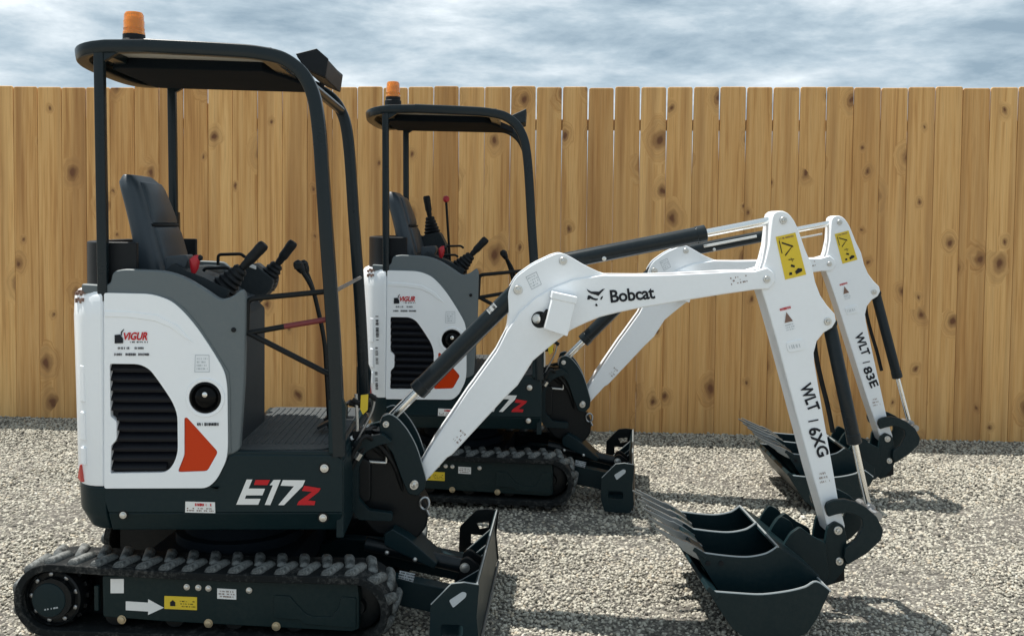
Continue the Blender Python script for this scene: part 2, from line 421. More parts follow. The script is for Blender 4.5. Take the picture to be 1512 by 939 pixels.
def make_gravel():
    stones = []
    r = random.Random(3)
    for k in range(7):
        bm = bmesh.new(); bmesh.ops.create_icosphere(bm, subdivisions=1, radius=1.0)
        for v in bm.verts:
            v.co *= r.uniform(0.72, 1.18)
        sx, sy, sz = r.uniform(.8, 1.25), r.uniform(.7, 1.0), r.uniform(.55, .8)
        for v in bm.verts: v.co = Vector((v.co.x*sx, v.co.y*sy, v.co.z*sz))
        me = bpy.data.meshes.new('pebble_shape'); bm.to_mesh(me); bm.free()
        me.polygons.foreach_set('use_smooth', [k % 2 == 0]*len(me.polygons))
        me.materials.append(MAT['gravel_stone']); stones.append(me)
    rs = np.random.RandomState(5)
    # jittered grid of points; coarser further off, where single stones fall below a pixel or two
    pts = []
    for (y0, y1, st) in ((2.2, 5.0, 0.0158), (5.0, 8.9, 0.0200)):
        ys = np.arange(y0, y1, st)
        for yy in ys:
            half = 0.66*yy+0.9
            xs = np.arange(-half, half, st)
            pts.append(np.stack([xs+rs.uniform(-.5, .5, len(xs))*st*1.25, np.full(len(xs), yy)+rs.uniform(-.5, .5, len(xs))*st*1.25, np.full(len(xs), st)], 1))
    P = np.concatenate(pts); n = len(P)
    # soft low undulation of the raked surface
    h = 0.006*np.sin(P[:, 0]*2.3+1.1)*np.sin(P[:, 1]*3.1)+0.004*np.sin(P[:, 0]*7.1)*np.sin(P[:, 1]*6.3+.7)
    z = -0.017+h*0.7+rs.uniform(-.006, .006, n)
    me = bpy.data.meshes.new('gravel'); me.vertices.add(n)
    me.vertices.foreach_set('co', np.stack([P[:, 0], P[:, 1], z], 1).astype(np.float32).ravel())
    tint = np.clip(rs.beta(2.2, 2.0, n)+0.10*np.sin(P[:, 0]*3.7+2)*np.sin(P[:, 1]*4.9), 0, 1)
    big = rs.rand(n) < 0.05
    scl = P[:, 2]*rs.uniform(.40, .68, n)*np.where(big, 1.45, 1.0)
    for nm, dat in (('tint', tint), ('scl', scl)):
        a = me.attributes.new(nm, 'FLOAT', 'POINT'); a.data.foreach_set('value', dat.astype(np.float32))
    a = me.attributes.new('rot', 'FLOAT_VECTOR', 'POINT')
    a.data.foreach_set('vector', np.stack([rs.normal(0, .5, n), rs.normal(0, .5, n), rs.uniform(0, 6.28, n)], 1).astype(np.float32).ravel())
    a = me.attributes.new('pick', 'INT', 'POINT'); a.data.foreach_set('value', rs.randint(0, 7, n).astype(np.int32))
    o = bpy.data.objects.new('gravel', me); col.objects.link(o)
    hold = bpy.data.collections.new('pebble_shapes')
    for s in stones:
        so = bpy.data.objects.new('pebble_shape', s); hold.objects.link(so)
    ng = bpy.data.node_groups.new('scatter_stones', 'GeometryNodeTree')
    ng.interface.new_socket('Geometry', in_out='INPUT', socket_type='NodeSocketGeometry')
    ng.interface.new_socket('Geometry', in_out='OUTPUT', socket_type='NodeSocketGeometry')
    N, L = ng.nodes, ng.links
    gi, go = N.new('NodeGroupInput'), N.new('NodeGroupOutput')
    m2p = N.new('GeometryNodeMeshToPoints'); inst = N.new('GeometryNodeInstanceOnPoints')
    ci = N.new('GeometryNodeCollectionInfo'); ci.inputs['Collection'].default_value = hold; ci.inputs['Separate Children'].default_value = True; ci.inputs['Reset Children'].default_value = True
    def named(nm, ty):
        a = N.new('GeometryNodeInputNamedAttribute'); a.data_type = ty; a.inputs['Name'].default_value = nm; return a.outputs['Attribute']
    L.new(gi.outputs[0], m2p.inputs['Mesh']); L.new(m2p.outputs[0], inst.inputs['Points'])
    L.new(ci.outputs[0], inst.inputs['Instance']); inst.inputs['Pick Instance'].default_value = True
    L.new(named('pick', 'INT'), inst.inputs['Instance Index'])
    L.new(named('rot', 'FLOAT_VECTOR'), inst.inputs['Rotation'])
    L.new(named('scl', 'FLOAT'), inst.inputs['Scale'])
    L.new(inst.outputs[0], go.inputs[0])
    md = o.modifiers.new('stones', 'NODES'); md.node_group = ng
    me.materials.append(MAT['gravel_stone'])
    tag(o, 'loose pale beige and grey gravel covering the yard', 'gravel', kind='stuff')
make_gravel()

# ------------------------------------------------------------------ fence
gl, gr = ground_pt(0, 612), ground_pt(1512, 650)
fdir = Vector((gr-gl)); fdir.z = 0; fdir.normalize(); fang = atan2(fdir.y, fdir.x)
fn = Vector((-fdir.y, fdir.x, 0))
def on_fence(u):
    d = CF + CR*(u-PPX)/FPX - CU*(625-PPY)/FPX
    t = (Vector(gl-CO).dot(fn))/Vector(d).dot(fn); p = CO+d*t
    return (Vector(p)-Vector(gl)).dot(fdir)
s0, s1 = on_fence(25), on_fence(1488)
PITCHB = (s1-s0)/39
fence = empty('timber_fence', (gl[0], gl[1], 0), fang)
tag(fence, 'tall close boarded fence of vertical knotty brown planks', 'fence')
_d = CF+CR*(-PPX)/FPX-CU*(128-PPY)/FPX; FH = float(CAMH+_d[2]*gl[1]/_d[1]); BT = 0.019
def board_mesh(gap, zg, skew):
    w = PITCHB; c = 0.010
    b0 = 0.0004
    l, r_ = -w/2+b0, w/2-b0
    poly = [(l, -0.03), (r_, -0.03), (r_, zg), (r_-gap/2, FH-c), (r_-gap/2-c, FH), (l+gap/2+c, FH), (l+gap/2, FH-c), (l, zg)]
    mb = MB(); mb.prism([(p[0]+skew*p[1]/FH, p[1]) for p in poly], 0, BT)
    return mb.mesh('board')
variants = {}
rb = random.Random(11)
for i in range(-11, 51):
    sc_ = s0+(i+0.5)*PITCHB
    middle = 20 <= i <= 31
    gi_ = rb.choice((2, 3)) if middle else rb.choice((0, 0, 1, 1, 2))
    key = (gi_, rb.randint(0, 1))
    if key not in variants:
        variants[key] = board_mesh((0.003, 0.005, 0.008, 0.012)[gi_], FH-(.9, .6)[key[1]] if gi_ < 2 else FH-(.75, .6)[key[1]], 0)
    o = link('board', variants[key], 'fence_board', fence, bevel=0.0055, seg=2)
    o.location = (sc_, rb.uniform(-.0025, .0025), rb.uniform(-.010, .006)); o.rotation_euler = (0, rb.uniform(-.00015, .00015), 0)
for z in (0.35, 1.40, FH-.30):
    mb = MB(); mb.box(((s0+s1)/2, BT+.004+.019, z), ((s1-s0)+24*PITCHB, .038, .085)); mb.build('rail', 'rail_timber', fence, bevel=.003)
for k in range(8):
    mb = MB(); mb.box((s0-1.9+k*1.75, BT+.004+.038+.046, FH/2-.07), (.09, .09, FH-.12)); mb.build('post', 'rail_timber', fence, bevel=.004)

# ------------------------------------------------------------------ lettering helpers
def text_flat(s, shear=0.0, bold=0.0, space=1.0):
    """outline of a text in its own plane, scaled to height 1 for capitals: (verts, faces, width)"""
    cu = bpy.data.curves.new('lettering', 'FONT'); cu.body = s; cu.shear = shear; cu.offset = bold; cu.space_character = space
    cu.resolution_u = 3; cu.size = 1.0
    ob = bpy.data.objects.new('lettering', cu); col.objects.link(ob)
    me = bpy.data.meshes.new_from_object(ob)
    vs = [v.co.copy() for v in me.vertices]; fs = [tuple(p.vertices) for p in me.polygons]
    bpy.data.objects.remove(ob); bpy.data.curves.remove(cu); bpy.data.meshes.remove(me)
    x0 = min(v.x for v in vs); x1 = max(v.x for v in vs); y0 = min(v.y for v in vs); y1 = max(v.y for v in vs)
    return [((v.x-x0)/(x1-x0), (v.y-y0)/(y1-y0)) for v in vs], fs
def map_quad(uv, q):
    """q: corners bottom-left, bottom-right, top-right, top-left in (a, z)"""
    s, t = uv
    return tuple((q[0][k]*(1-s)+q[1][k]*s)*(1-t)+(q[3][k]*(1-s)+q[2][k]*s)*t for k in range(2))
def text_on(mbx, s, quad, y, **k):
    vs, fs = text_flat(s, **k)
    pts = [map_quad(v, quad) for v in vs]
    mbx.add([(p[0], y, p[1]) for p in pts], fs)
def flat_polys(mbx, polys, y):
    for p in polys: mbx.add([(q[0], y, q[1]) for q in p], [tuple(range(len(p)))])
def rect(u0, v0, u1, v1): return [(u0, v0), (u1, v0), (u1, v1), (u0, v1)]
def scribble(mbx, quad, y, rows, seed, fill=0.6, ht=0.55, gap=0.3):
    """rows of tiny unreadable print inside a quad (corners bl, br, tr, tl)"""
    r = random.Random(seed)
    for k in range(rows):
        t0 = (k+(1-ht)/2)/rows; t1 = t0+ht/rows; s = 0.0
        while s < 0.97:
            w = r.uniform(.02, .07)
            if r.random() < fill+gap*0.3:
                e_ = min(1, s+w); j = r.uniform(0, .25)*ht/rows
                q = [map_quad(p, quad) for p in ((s, t0+j), (e_, t0), (e_, t1-j), (s, t1))]
                mbx.add([(p[0], y, p[1]) for p in q], [(0, 1, 2, 3)])
            s += w+r.uniform(.008, .03)

# ------------------------------------------------------------------ excavator
def rear_plan(half=0.47, a0=-0.41, depth=0.20, n=28, ex=2.5, inset=0.0):
    """plan outline of the rounded tail, from the camera side round to the far side"""
    out = []
    for i in range(n+1):
        th = -pi/2+pi*i/n
        c, s_ = cos(th), sin(th)
        out.append((a0-(depth-inset)*abs(c)**(2/ex), (half-inset)*math.copysign(abs(s_)**(2/ex), s_)))
    return out

def track_path(n_arc=14):
    """closed outer centreline of the belt in (a, z), clockwise from rear bottom"""
    ar, af, rr, rf = -0.600, 0.602, 0.146, 0.140
    zr, zf = 0.019+rr, 0.019+rf
    pts = []
    for i in range(n_arc+1):
        th = -pi/2-pi*i/n_arc; pts.append((ar+rr*cos(th), zr+rr*sin(th)))
    for i in range(1, 14):
        tt = i/14; pts.append((ar+(af-ar)*tt, zr+rr+(zf+rf-zr-rr)*tt - 0.010*sin(pi*tt)))
    for i in range(n_arc+1):
        th = pi/2-pi*i/n_arc; pts.append((af+rf*cos(th), zf+rf*sin(th)))
    for i in range(1, 14): pts.append((af+(ar-af)*i/14, 0.019))
    return pts
def path_sample(pts, n, off=0.0):
    P = [Vector(p) for p in pts]; m = len(P)
    ln = [(P[(i+1) % m]-P[i]).length for i in range(m)]; tot = sum(ln); out = []
    for k in range(n):
        d = ((k+off)/n*tot) % tot; i = 0
        while d > ln[i]: d -= ln[i]; i = (i+1) % m
        t = (P[(i+1) % m]-P[i]).normalized(); out.append((P[i]+t*d, t))
    return out
LUG_MESH = {}
def lug_mesh(kind):
    """one slanted tread bar; local x along the belt, y across, z out of the belt"""
    if kind in LUG_MESH: return LUG_MESH[kind]
    s = 1 if kind == 'outer' else -1
    bot = [(-.030, .104), (.016, .104), (.044, -.012), (.006, -.016)]
    top = [(-.018, .094), (.008, .094), (.033, -.002), (.015, -.004)]
    mid = [(b[0]*.45+t_[0]*.55, b[1]*.35+t_[1]*.65) for b, t_ in zip(bot, top)]
    rings = [[(p[0], -s*p[1], z) for p in fillet(r_, .010, 2)] for r_, z in ((bot, -.006), (bot, .004), (mid, .015), (top, .019))]
    mb = MB(); mb.loft(rings); me = mb.mesh('lug', sharp=65); me.materials.append(MAT['rubber_worn']); LUG_MESH[kind] = me; return me

def bucket_pieces(root, prof, rim, y0, y1, th, teeth, lip, ears, tooth_vec, xf, tooth_w=0.032, mat='bucket_paint'):
    """prof: outer profile lip -> bottom -> back top as (a, z); rim: open edge back -> lip"""
    full = spline([(p[0], p[1], 0) for p in [prof[-1]]+list(rim)+[prof[0]]], 4); rim = [(p.x, p.y) for p in full[1:-1]]
    wrap = [Vector((p[0], p[1])) for p in prof]; n = len(wrap); inner = []
    for i in range(n):
        t = (wrap[min(i+1, n-1)]-wrap[max(i-1, 0)]).normalized(); inner.append(wrap[i]+Vector((-t.y, t.x))*th)
    mb = MB(); poly = [tuple(p) for p in wrap]+[tuple(p) for p in reversed(inner)]
    m = len(poly)
    mb.add([(p[0], y0+.004, p[1]) for p in poly]+[(p[0], y1-.004, p[1]) for p in poly],
           [(i, (i+1), i+1+m, i+m) for i in range(m-1)]+[(m-1, 0, m, 2*m-1)] +
           [(i, i+1, m-2-i, m-1-i) for i in range(n-1)]+[tuple(k+m for k in (i, i+1, m-2-i, m-1-i)) for i in range(n-1)])
    mb.build('shell', mat, root, bevel=.001, xf=xf, seg=1)
    plate = [tuple(p) for p in prof]+list(rim)
    for ya, yb in ((y0, y0+.014), (y1-.014, y1)):
        mb = MB(); mb.prism(plate, ya, yb); p_ = mb.build('side_plate', mat, root, bevel=.002, xf=xf, seg=1)
    for ya in (y0+.007, y1-.007):
        mb = MB(); mb.tube([(p[0], ya, p[1]+.0005) for p in [prof[-1]]+list(rim)+[prof[0]]], .0045, 6); mb.build('worn_edge', 'worn_edge', root, xf=xf)
    mb = MB(); mb.tube([(prof[-1][0], y0, prof[-1][1]), (prof[-1][0], y1, prof[-1][1])], .0045, 6); mb.build('worn_edge', 'worn_edge', root, xf=xf)
    if lip:
        a, z = prof[0]; d = Vector(tooth_vec).normalized()
        mb = MB(); q = [(a-d.x*.05-d.y*.004, z-d.y*.05+d.x*.004), (a+d.x*.012, z+d.y*.012), (a+d.x*.012+d.y*.018, z+d.y*.012-d.x*.018), (a-d.x*.05+d.y*.018, z-d.y*.05-d.x*.018)]
        mb.prism(q, y0-.002, y1+.002); mb.build('cutting_edge', mat, root, bevel=.002, xf=xf, seg=1)
    for k in range(teeth):
        yc = y0+tooth_w/2+(y1-y0-tooth_w)*k/max(1, teeth-1)
        a, z = prof[0]; v = Vector(tooth_vec); nrm = Vector((-v.y, v.x)).normalized(); w = tooth_w/2
        ring = lambda s, hw, ht: [(a+v.x*s+nrm.x*ht, yc-hw, z+v.y*s+nrm.y*ht), (a+v.x*s+nrm.x*ht, yc+hw, z+v.y*s+nrm.y*ht), (a+v.x*s-nrm.x*ht, yc+hw, z+v.y*s-nrm.y*ht), (a+v.x*s-nrm.x*ht, yc-hw, z+v.y*s-nrm.y*ht)]
        mb = MB(); mb.loft([ring(-.35, w*.8, .016), ring(-.02, w, .021), ring(.25, w*.95, .019), ring(.32, w*.7, .013), ring(1.0, w*.35, .003)])
        mb.build('tooth', 'worn_tooth', root, bevel=.002, xf=xf, seg=1)
    for (poly, ya, yb) in ears:
        mb = MB(); mb.prism(fillet(poly, .015, 4), ya, yb); mb.build('ear', mat, root, bevel=.002, xf=xf, seg=1)
paint('worn_edge', (0.30, 0.33, 0.34), 0.45, metal=0.3, dust=0.2)
paint('worn_tooth', (0.20, 0.215, 0.22), 0.34, metal=0.55, dust=0.2)

# bucket outlines, read once in the frame of the first machine
YB0, YB1 = -0.31, 0.29
B_lip = T(1026, 815, YB0)
B_prof = [B_lip]+TL([(1048, 852), (1068, 885), (1090, 904), (1120, 914), (1150, 913), (1178, 903), (1198, 888), (1211, 868), (1210, 850), (1180, 826), (1149, 807)], YB0)
B_rim = TL([(1140, 813.5), (1128, 819), (1103, 823), (1070, 821)], YB0)
B_tooth = (T(967, 780, YB0)[0]-B_lip[0], T(967, 780, YB0)[1]-B_lip[1])
YC0, YC1 = -0.46, 0.40
def clampz(pts, z0=0.006): return [(p[0], max(z0, p[1])) for p in pts]
C_prof = clampz(TL([(1046, 873), (1066, 905), (1082, 928), (1100, 941), (1130, 946), (1165, 945), (1192, 934), (1207, 912), (1217, 891), (1226, 872)], YC0))
zc0 = min(p[1] for p in C_prof); C_prof = [(p[0], max(.005, p[1]-zc0+.005)) for p in C_prof]
C_rim = [(p[0], p[1]-zc0+.005) for p in TL([(1206, 859), (1190, 866.5), (1170, 872), (1145, 876), (1120, 878), (1085, 876)], YC0)]
PIV = T(1133, 412, -.08)

def excavator(pos, yaw, uyaw, armrot, second):
    root = empty('mini_excavator', (pos[0], pos[1], 0), radians(yaw))
    UX = Matrix.Rotation(radians(uyaw-yaw), 4, 'Z')
    p3 = Vector((PIV[0], 0, PIV[1]))
    AX = Matrix.Translation(p3) @ Matrix.Rotation(radians(armrot), 4, 'Y') @ Matrix.Translation(-p3)
    def B(mb, name, mat, parent=root, bevel=0.003, xf=None, seg=2): return mb.build(name, mat, parent, bevel, xf, seg=seg)
    def bolt(parent, a, z, y, r=.011, mat='zinc', xf=None, name='bolt', h=.010):
        mb = MB(); mb.lathe([(r*1.35, 0), (r*1.35, h*.3), (r, h*.35), (r*.95, h*.85), (r*.6, h)], (a, y, z), (0, -1, 0), 14)
        return B(mb, name, mat, parent, 0, xf)
    def sticker(parent, poly, y, mat, xf=None, name='sticker'):
        mb = MB(); mb.prism(poly, y-.0012, y+.001); return B(mb, name, mat, parent, 0, xf)
    def tiny(parent, quad, y, rows, seed, mat='print_black', xf=None, **k):
        mb = MB(); scribble(mb, quad, y, rows, seed, **k); return B(mb, 'small_print', mat, parent, 0, xf)
    def pin(parent, a, z, y, r, xf=None, mat='zinc'):
        r *= .82
        mb = MB(); mb.lathe([(r*1.45, -.004), (r*1.45, .004), (r*1.30, .006), (r*.95, .006), (r*.90, .003), (r*.72, .003), (r*.70, .012), (r*.35, .013), (r*.30, .008)], (a, y, z), (0, -1, 0), 22)
        return B(mb, 'pin', mat, parent, 0, xf)
    def quad(pts, yl, tr=T):  # bl, br, tr, tl in pixels
        return [tr(p[0], p[1], yl) for p in pts]

    # ---------------------------------------------------------- undercarriage
    tp = track_path()
    for side in (-1, 1):
        yo, yi = side*.49, side*.26; ya, yb = min(yo, yi), max(yo, yi)
        mb = MB(); P = path_sample(tp, 120)
        rings = []
        for c, t in P:
            nrm = Vector((t.y, -t.x))*(-1)
            o_, i_ = c-nrm*(-.0)*1, c
            out2 = c+nrm*0.0; inn = c-nrm*0.030
            rings.append([(out2.x, ya, out2.y), (out2.x, yb, out2.y), (inn.x, yb, inn.y), (inn.x, ya, inn.y)])
        rings.append(rings[0]); mb.loft(rings, cap=False)
        track = B(mb, 'rubber_track', 'rubber', root, .004, UX)
        N = 36
        for kind, off in (('outer', 0.0), ('inner', 0.5)):
            k_ = kind if side < 0 else ('inner' if kind == 'outer' else 'outer')
            for c, t in path_sample(tp, N, off):
                nrm = Vector((t.y, -t.x))*(-1)
                o = link('lug', lug_mesh(k_), 'rubber', track)
                m = Matrix(((t.x, 0, nrm.x, c.x), (0, 1 if True else 0, 0, (ya+yb)/2), (t.y, 0, nrm.y, c.y), (0, 0, 0, 1)))
                o.matrix_local = UX @ m
        # side frame
        ys = side*.463; yt = side*.30
        f0, f1 = min(ys, yt), max(ys, yt)
        fr = TUL([(151, 850), (236, 850), (280, 851), (288, 849), (300, 851), (528, 862), (530, 880), (530, 928), (520, 932), (240, 917), (152, 910)], -.463)
        mb = MB(); mb.prism(fillet(fr, .008, 3), f0, f1); frame = B(mb, 'track_frame', 'frame_green', root, .004, UX)
        if side < 0:
            yf = -.4635
            for u, v in ((180, 914), (308, 919.5), (408, 924)):
                bolt(frame, *TU(u, v, yf), yf, .013, 'brass_bolt', UX)
            for u, v in ((276, 866), (293, 867), (308, 868), (368, 871)): bolt(frame, *TU(u, v, yf), yf, .009, 'zinc', UX)
            # stepped raised panel on the frame's front half
            raised = TUL([(405, 878), (428, 879), (440, 893), (452, 905), (462, 909), (490, 910), (500, 898), (505, 880), (526, 882), (526, 926), (448, 920), (445, 914), (405, 911)], yf)
            mb = MB(); mb.prism(fillet(raised, .006, 3), yf-.006, yf+.004); B(mb, 'raised_panel', 'frame_green', frame, .002, UX)
            arrow = TUL([(186, 887), (219, 889), (219, 884), (242, 896.5), (219, 907), (219, 902), (186, 900)], yf)
            sticker(frame, arrow, yf-.001, 'sticker_white', UX, 'arrow_sticker')
            q = quad([(243, 898), (291, 900), (291, 881), (243, 879)], yf, TU)
            st = sticker(frame, q, yf-.001, 'sticker_yellow', UX, 'yellow_label')
            tiny(frame, [map_quad(p, q) for p in ((.45, .15), (.95, .15), (.95, .75), (.45, .75))], yf-.0035, 3, 5, xf=UX, ht=.45, fill=.4)
            tri = [map_quad(p, q) for p in ((.18, .25), (.34, .25), (.34, .55), (.26, .72), (.18, .55))]
            mb = MB(); flat_polys(mb, [tri], yf-.0035); B(mb, 'warning_symbol', 'print_black', frame, 0, UX)
            q = quad([(321, 883), (349, 884.5), (349, 869.5), (321, 868)], yf, TU)
            sticker(frame, q, yf-.001, 'sticker_white', UX)
            tiny(frame, [map_quad(p, q) for p in ((.08, .12), (.92, .12), (.92, .88), (.08, .88))], yf-.0035, 3, 6, 'print_brown', UX)
            # white plate whose code is left blank
            sticker(frame, TUL(rect(163.5, 854, 183, 875), yf), yf-.001, 'sticker_white', UX, 'blank_plate')
        # drive sprocket and travel motor at the rear, idler at the front
        ar, zr = -.600, .165
        mb = MB(); mb.lathe([(.112, -.05), (.112, .045), (.105, .05), (.103, .03), (.082, .03), (.080, .055)], (ar, side*.415, zr), (0, side, 0), 36)
        sp_ = B(mb, 'sprocket', 'black_steel', root, 0, UX)
        mb = MB()
        for k in range(16):
            th = 2*pi*k/16; mb.box((ar+.113*cos(th), side*.39, zr+.113*sin(th)), (.02, .05, .02), Matrix.Rotation(-th, 3, 'Y'))
        B(mb, 'sprocket_teeth', 'black_steel', sp_, .003, UX)
        mb = MB(); mb.lathe([(.070, -.02), (.070, .062), (.066, .068), (.03, .072), (.0, .073)], (ar-.012, side*.405, zr-.004), (0, side, 0), 36)
        hc = B(mb, 'hub_cap', 'dark_green', sp_, 0, UX)
        if side < 0: tiny(sp_, [(ar-.025, zr-.045), (ar+.03, zr-.035), (ar+.03, zr-.022), (ar-.025, zr-.034)], -.4795, 1, 81, 'sticker_grey', UX, ht=.6)
        for k in range(9):
            th = 2*pi*k/9+.3
            mb = MB(); mb.lathe([(.009, 0), (.009, .008), (.005, .010)], (ar+.093*cos(th), side*.445, zr+.093*sin(th)), (0, side, 0), 10); B(mb, 'bolt', 'worn_steel', sp_, 0, UX)
        mb = MB(); mb.lathe([(.098, -.05), (.098, .02), (.085, .028), (.04, .028), (.035, .05)], (.602, side*.385, .159), (0, side, 0), 32)
        B(mb, 'idler', 'black_steel', root, 0, UX)
        for a in (-.36, -.12, .12, .36):
            mb = MB(); mb.lathe([(.045, -.06), (.045, .06)], (a, side*.375, .098), (0, side, 0), 20); B(mb, 'track_roller', 'black_steel', root, .004, UX)
        mb = MB(); mb.box((-.425, side*.45, .17), (.018, .02, .10)); B(mb, 'guide_bar', 'frame_green', root, .003, UX)
        mb = MB(); mb.prism(fillet([(-.62, .04), (.62, .04), (.69, .10), (.69, .20), (.62, .262), (-.62, .275), (-.68, .22), (-.68, .10)], .03, 3), side*.30-.008, side*.30+.008); B(mb, 'inner_web', 'black_steel', root, .003, UX)
    mb = MB(); mb.box((0, 0, .235), (.62, .56, .12)); mb.box((0, 0, .20), (.30, .62, .10)); B(mb, 'centre_frame', 'matt_black', root, .01, UX)
    mb = MB(); mb.lathe([(.27, .29), (.27, .335), (.235, .34), (.235, .46)], (0, 0, 0), (0, 0, 1), 40); B(mb, 'slew_ring', 'matt_black', root, 0)

    # dozer blade
    yb0, yb1 = -.49, .49
    face = [(p[0], p[1]*1.10) for p in [(1.028, .018), (1.052, .012), (1.088, .045), (1.080, .12), (1.075, .19), (1.088, .258), (1.074, .262), (1.058, .19), (1.056, .12), (1.050, .06)]]
    mb = MB(); mb.prism(face, yb0+.008, yb1-.008); blade = B(mb, 'dozer_blade', 'dark_green', root, .003, UX)
    mb = MB(); mb.prism([(1.030, .004), (1.094, .004), (1.098, .046), (1.089, .046), (1.086, .018), (1.030, .018)], yb0+.004, yb1-.004); B(mb, 'cutting_edge', 'worn_tooth', blade, .002, UX)
    endp = [(p[0], max(.004, p[1]*1.10)) for p in [(1.092, .262), (1.035, .268), (.985, .262), (.905, .185), (.902, .075), (.925, .008), (1.070, .006), (1.094, .05), (1.082, .15)]]
    mb = MB(); mb.prism(fillet(endp, .012, 4), yb0-.006, yb0+.006, holes=[fillet([(.945, .085), (1.03, .085), (1.03, .13), (.945, .13)], .012, 3)]); B(mb, 'end_plate', 'dark_green', blade, .003, UX)
    h1 = [(.985, .225), (1.045, .235), (1.045, .205), (1.0, .195)]; h2 = [(.96, .17), (1.035, .165), (1.035, .13), (.96, .125)]
    mb = MB(); mb.prism(fillet(endp, .012, 4), yb1-.006, yb1+.006, holes=[h1, h2]); B(mb, 'end_plate', 'black_steel', blade, .003, UX)
    sticker(blade, fillet(TUL([(663, 886), (683, 873), (689, 875), (688, 881), (669, 897)], -.497), .006, 2), -.4965, 'sticker_grey', UX, 'grip_pad')
    mb = MB(); mb.tube([(1.082, yb0, .287), (1.082, yb1, .287)], .0035, 6); B(mb, 'worn_edge', 'worn_edge', blade, 0, UX)
    mb = MB(); mb.tube([(.907, yb0-.004, .205), (.985, yb0-.004, .288), (1.035, yb0-.004, .295), (1.088, yb0-.004, .288)], .003, 6); B(mb, 'worn_edge', 'worn_edge', blade, 0, UX)
    for yy, zt in ((.36, .235), (.17, .225), (.08, .215), (-.06, .20), (-.34, .21)):
        mb = MB(); mb.prism([(1.066, zt), (.945, .125), (.92, .06), (1.05, .035)], yy-.006, yy+.006); gs = B(mb, 'gusset', 'dark_green', blade, .002, UX)
        mb = MB(); mb.tube([(1.064, yy, zt+.001), (.945, yy, .127)], .003, 6); B(mb, 'worn_edge', 'worn_edge', blade, 0, UX)
    mb = MB(); mb.prism([(1.058, .06), (.93, .055), (.93, .068), (1.06, .075)], yb0+.03, yb1-.03); B(mb, 'web', 'dark_green', blade, .002, UX)
    for yy in (-.20, .20):
        arm_ = [(.30, .20), (.42, .235), (.62, .225), (.99, .16), (1.05, .15), (1.05, .06), (.95, .055), (.60, .12), (.30, .12)]
        mb = MB(); mb.prism(fillet(arm_, .02, 4), yy-.035, yy+.035); da = B(mb, 'blade_arm', 'dark_green', root, .004, UX)
        if yy < 0:
            q = quad([(588, 853), (610, 859), (613, 847), (590, 842)], yy-.037, TU)
            sticker(da, q, yy-.0365, 'sticker_grey', UX); tiny(da, q, yy-.039, 3, 12, 'print_black', UX)
    guard = TUL([(566, 790), (578, 782), (600, 795), (645, 834), (640, 842), (588, 818), (566, 806)], -.1)
    mb = MB(); mb.prism(fillet(guard, .008, 3), -.085, .085); gd = B(mb, 'cylinder_guard', 'dark_green', root, .005, UX)
    mb = MB(); mb.cyl((.55, 0, .27), (.98, 0, .185), .032); B(mb, 'blade_cylinder', 'cylinder_black', root, .003, UX)
    mb = MB()
    for yy in (-.05, .05): mb.prism(fillet([(.97, .23), (1.00, .245), (1.06, .20), (1.06, .06), (1.02, .05), (.965, .15)], .02, 4), yy-.012, yy+.012)
    B(mb, 'cylinder_lug', 'black_steel', root, .003, UX)
    bolt(root, .99, .2, -.064, .016, 'zinc', UX)
    for (a, z) in ((.66, .262), (.78, .236)): bolt(gd, a, z, -.0865, .007, 'zinc', UX)

    # ---------------------------------------------------------- base of the upper structure
    mb = MB()
    plan = lambda ins: [(x_, y_) for x_, y_ in rear_plan(inset=ins, depth=.185)]
    z_lo, z_mid, z_hi = T(300, 786, -.46)[1], .50, T(200, 719, -.47)[1]
    rings = []
    for z, ins in ((z_lo, .060), (z_lo+.012, .040), (T(300, 757, -.467)[1], .004), (z_hi, .0)):
        pl = plan(ins); hw = pl[0][1]
        rings.append([(x_, y_, z) for x_, y_ in pl]+[(.02, -hw, z), (.02, hw, z)][::-1])
    mb.loft(rings)
    ftop = T(420, 672, -.47)[1]
    z_ch = T(300, 757, -.467)[1]
    sidep = [T(148, 721.5, -.47)]+[(T(300, 721.5, -.47)[0], z_hi), T(316, 712, -.47), T(337, 675, -.47), T(344, 671, -.47), (T(497, 671, -.47)[0], ftop), T(505, 680, -.47), (T(506, 700, -.47)[0], z_ch), (-.40, z_ch)]
    mb.prism(sidep, -.467, .467)
    af0 = T(506, 700, -.47)[0]
    mb.loft([[(-.40, -hw_, z), (af0-(.467-hw_)*.6, -hw_, z), (af0-(.467-hw_)*.6, hw_, z), (-.40, hw_, z)] for z, hw_ in ((z_lo, .425), (z_lo+.02, .436), (z_ch, .4668))])
    base = B(mb, 'base_frame', 'dark_green', root, .006)
    ysd = -.4675
    # model lettering, white with red accents
    def L(pts): return TL([(330+p[0]/9.45, 690+p[1]/9.45) for p in pts], ysd)
    white = [L([(325, 165), (405, 165), (352, 290), (582, 292), (545, 385), (318, 385), (300, 432), (520, 432), (487, 515), (180, 515)]),
             L([(700, 170), (800, 168), (655, 520), (578, 518), (690, 245), (645, 243)]),
             L([(830, 172), (1143, 175), (1105, 258), (845, 522), (765, 520), (985, 258), (798, 250)])]
    red = [L([(450, 170), (650, 170), (615, 243), (425, 240)]), L([(1130, 250), (1360, 288), (1330, 335), (1180, 455), (1285, 465), (1270, 522), (1025, 520), (1050, 470), (1235, 335), (1095, 322)])]
    mb = MB(); flat_polys(mb, white, ysd-.0025); B(mb, 'model_lettering', 'sticker_white', base, 0)
    mb = MB(); flat_polys(mb, red, ysd-.0025); B(mb, 'model_lettering', 'print_red', base, 0)
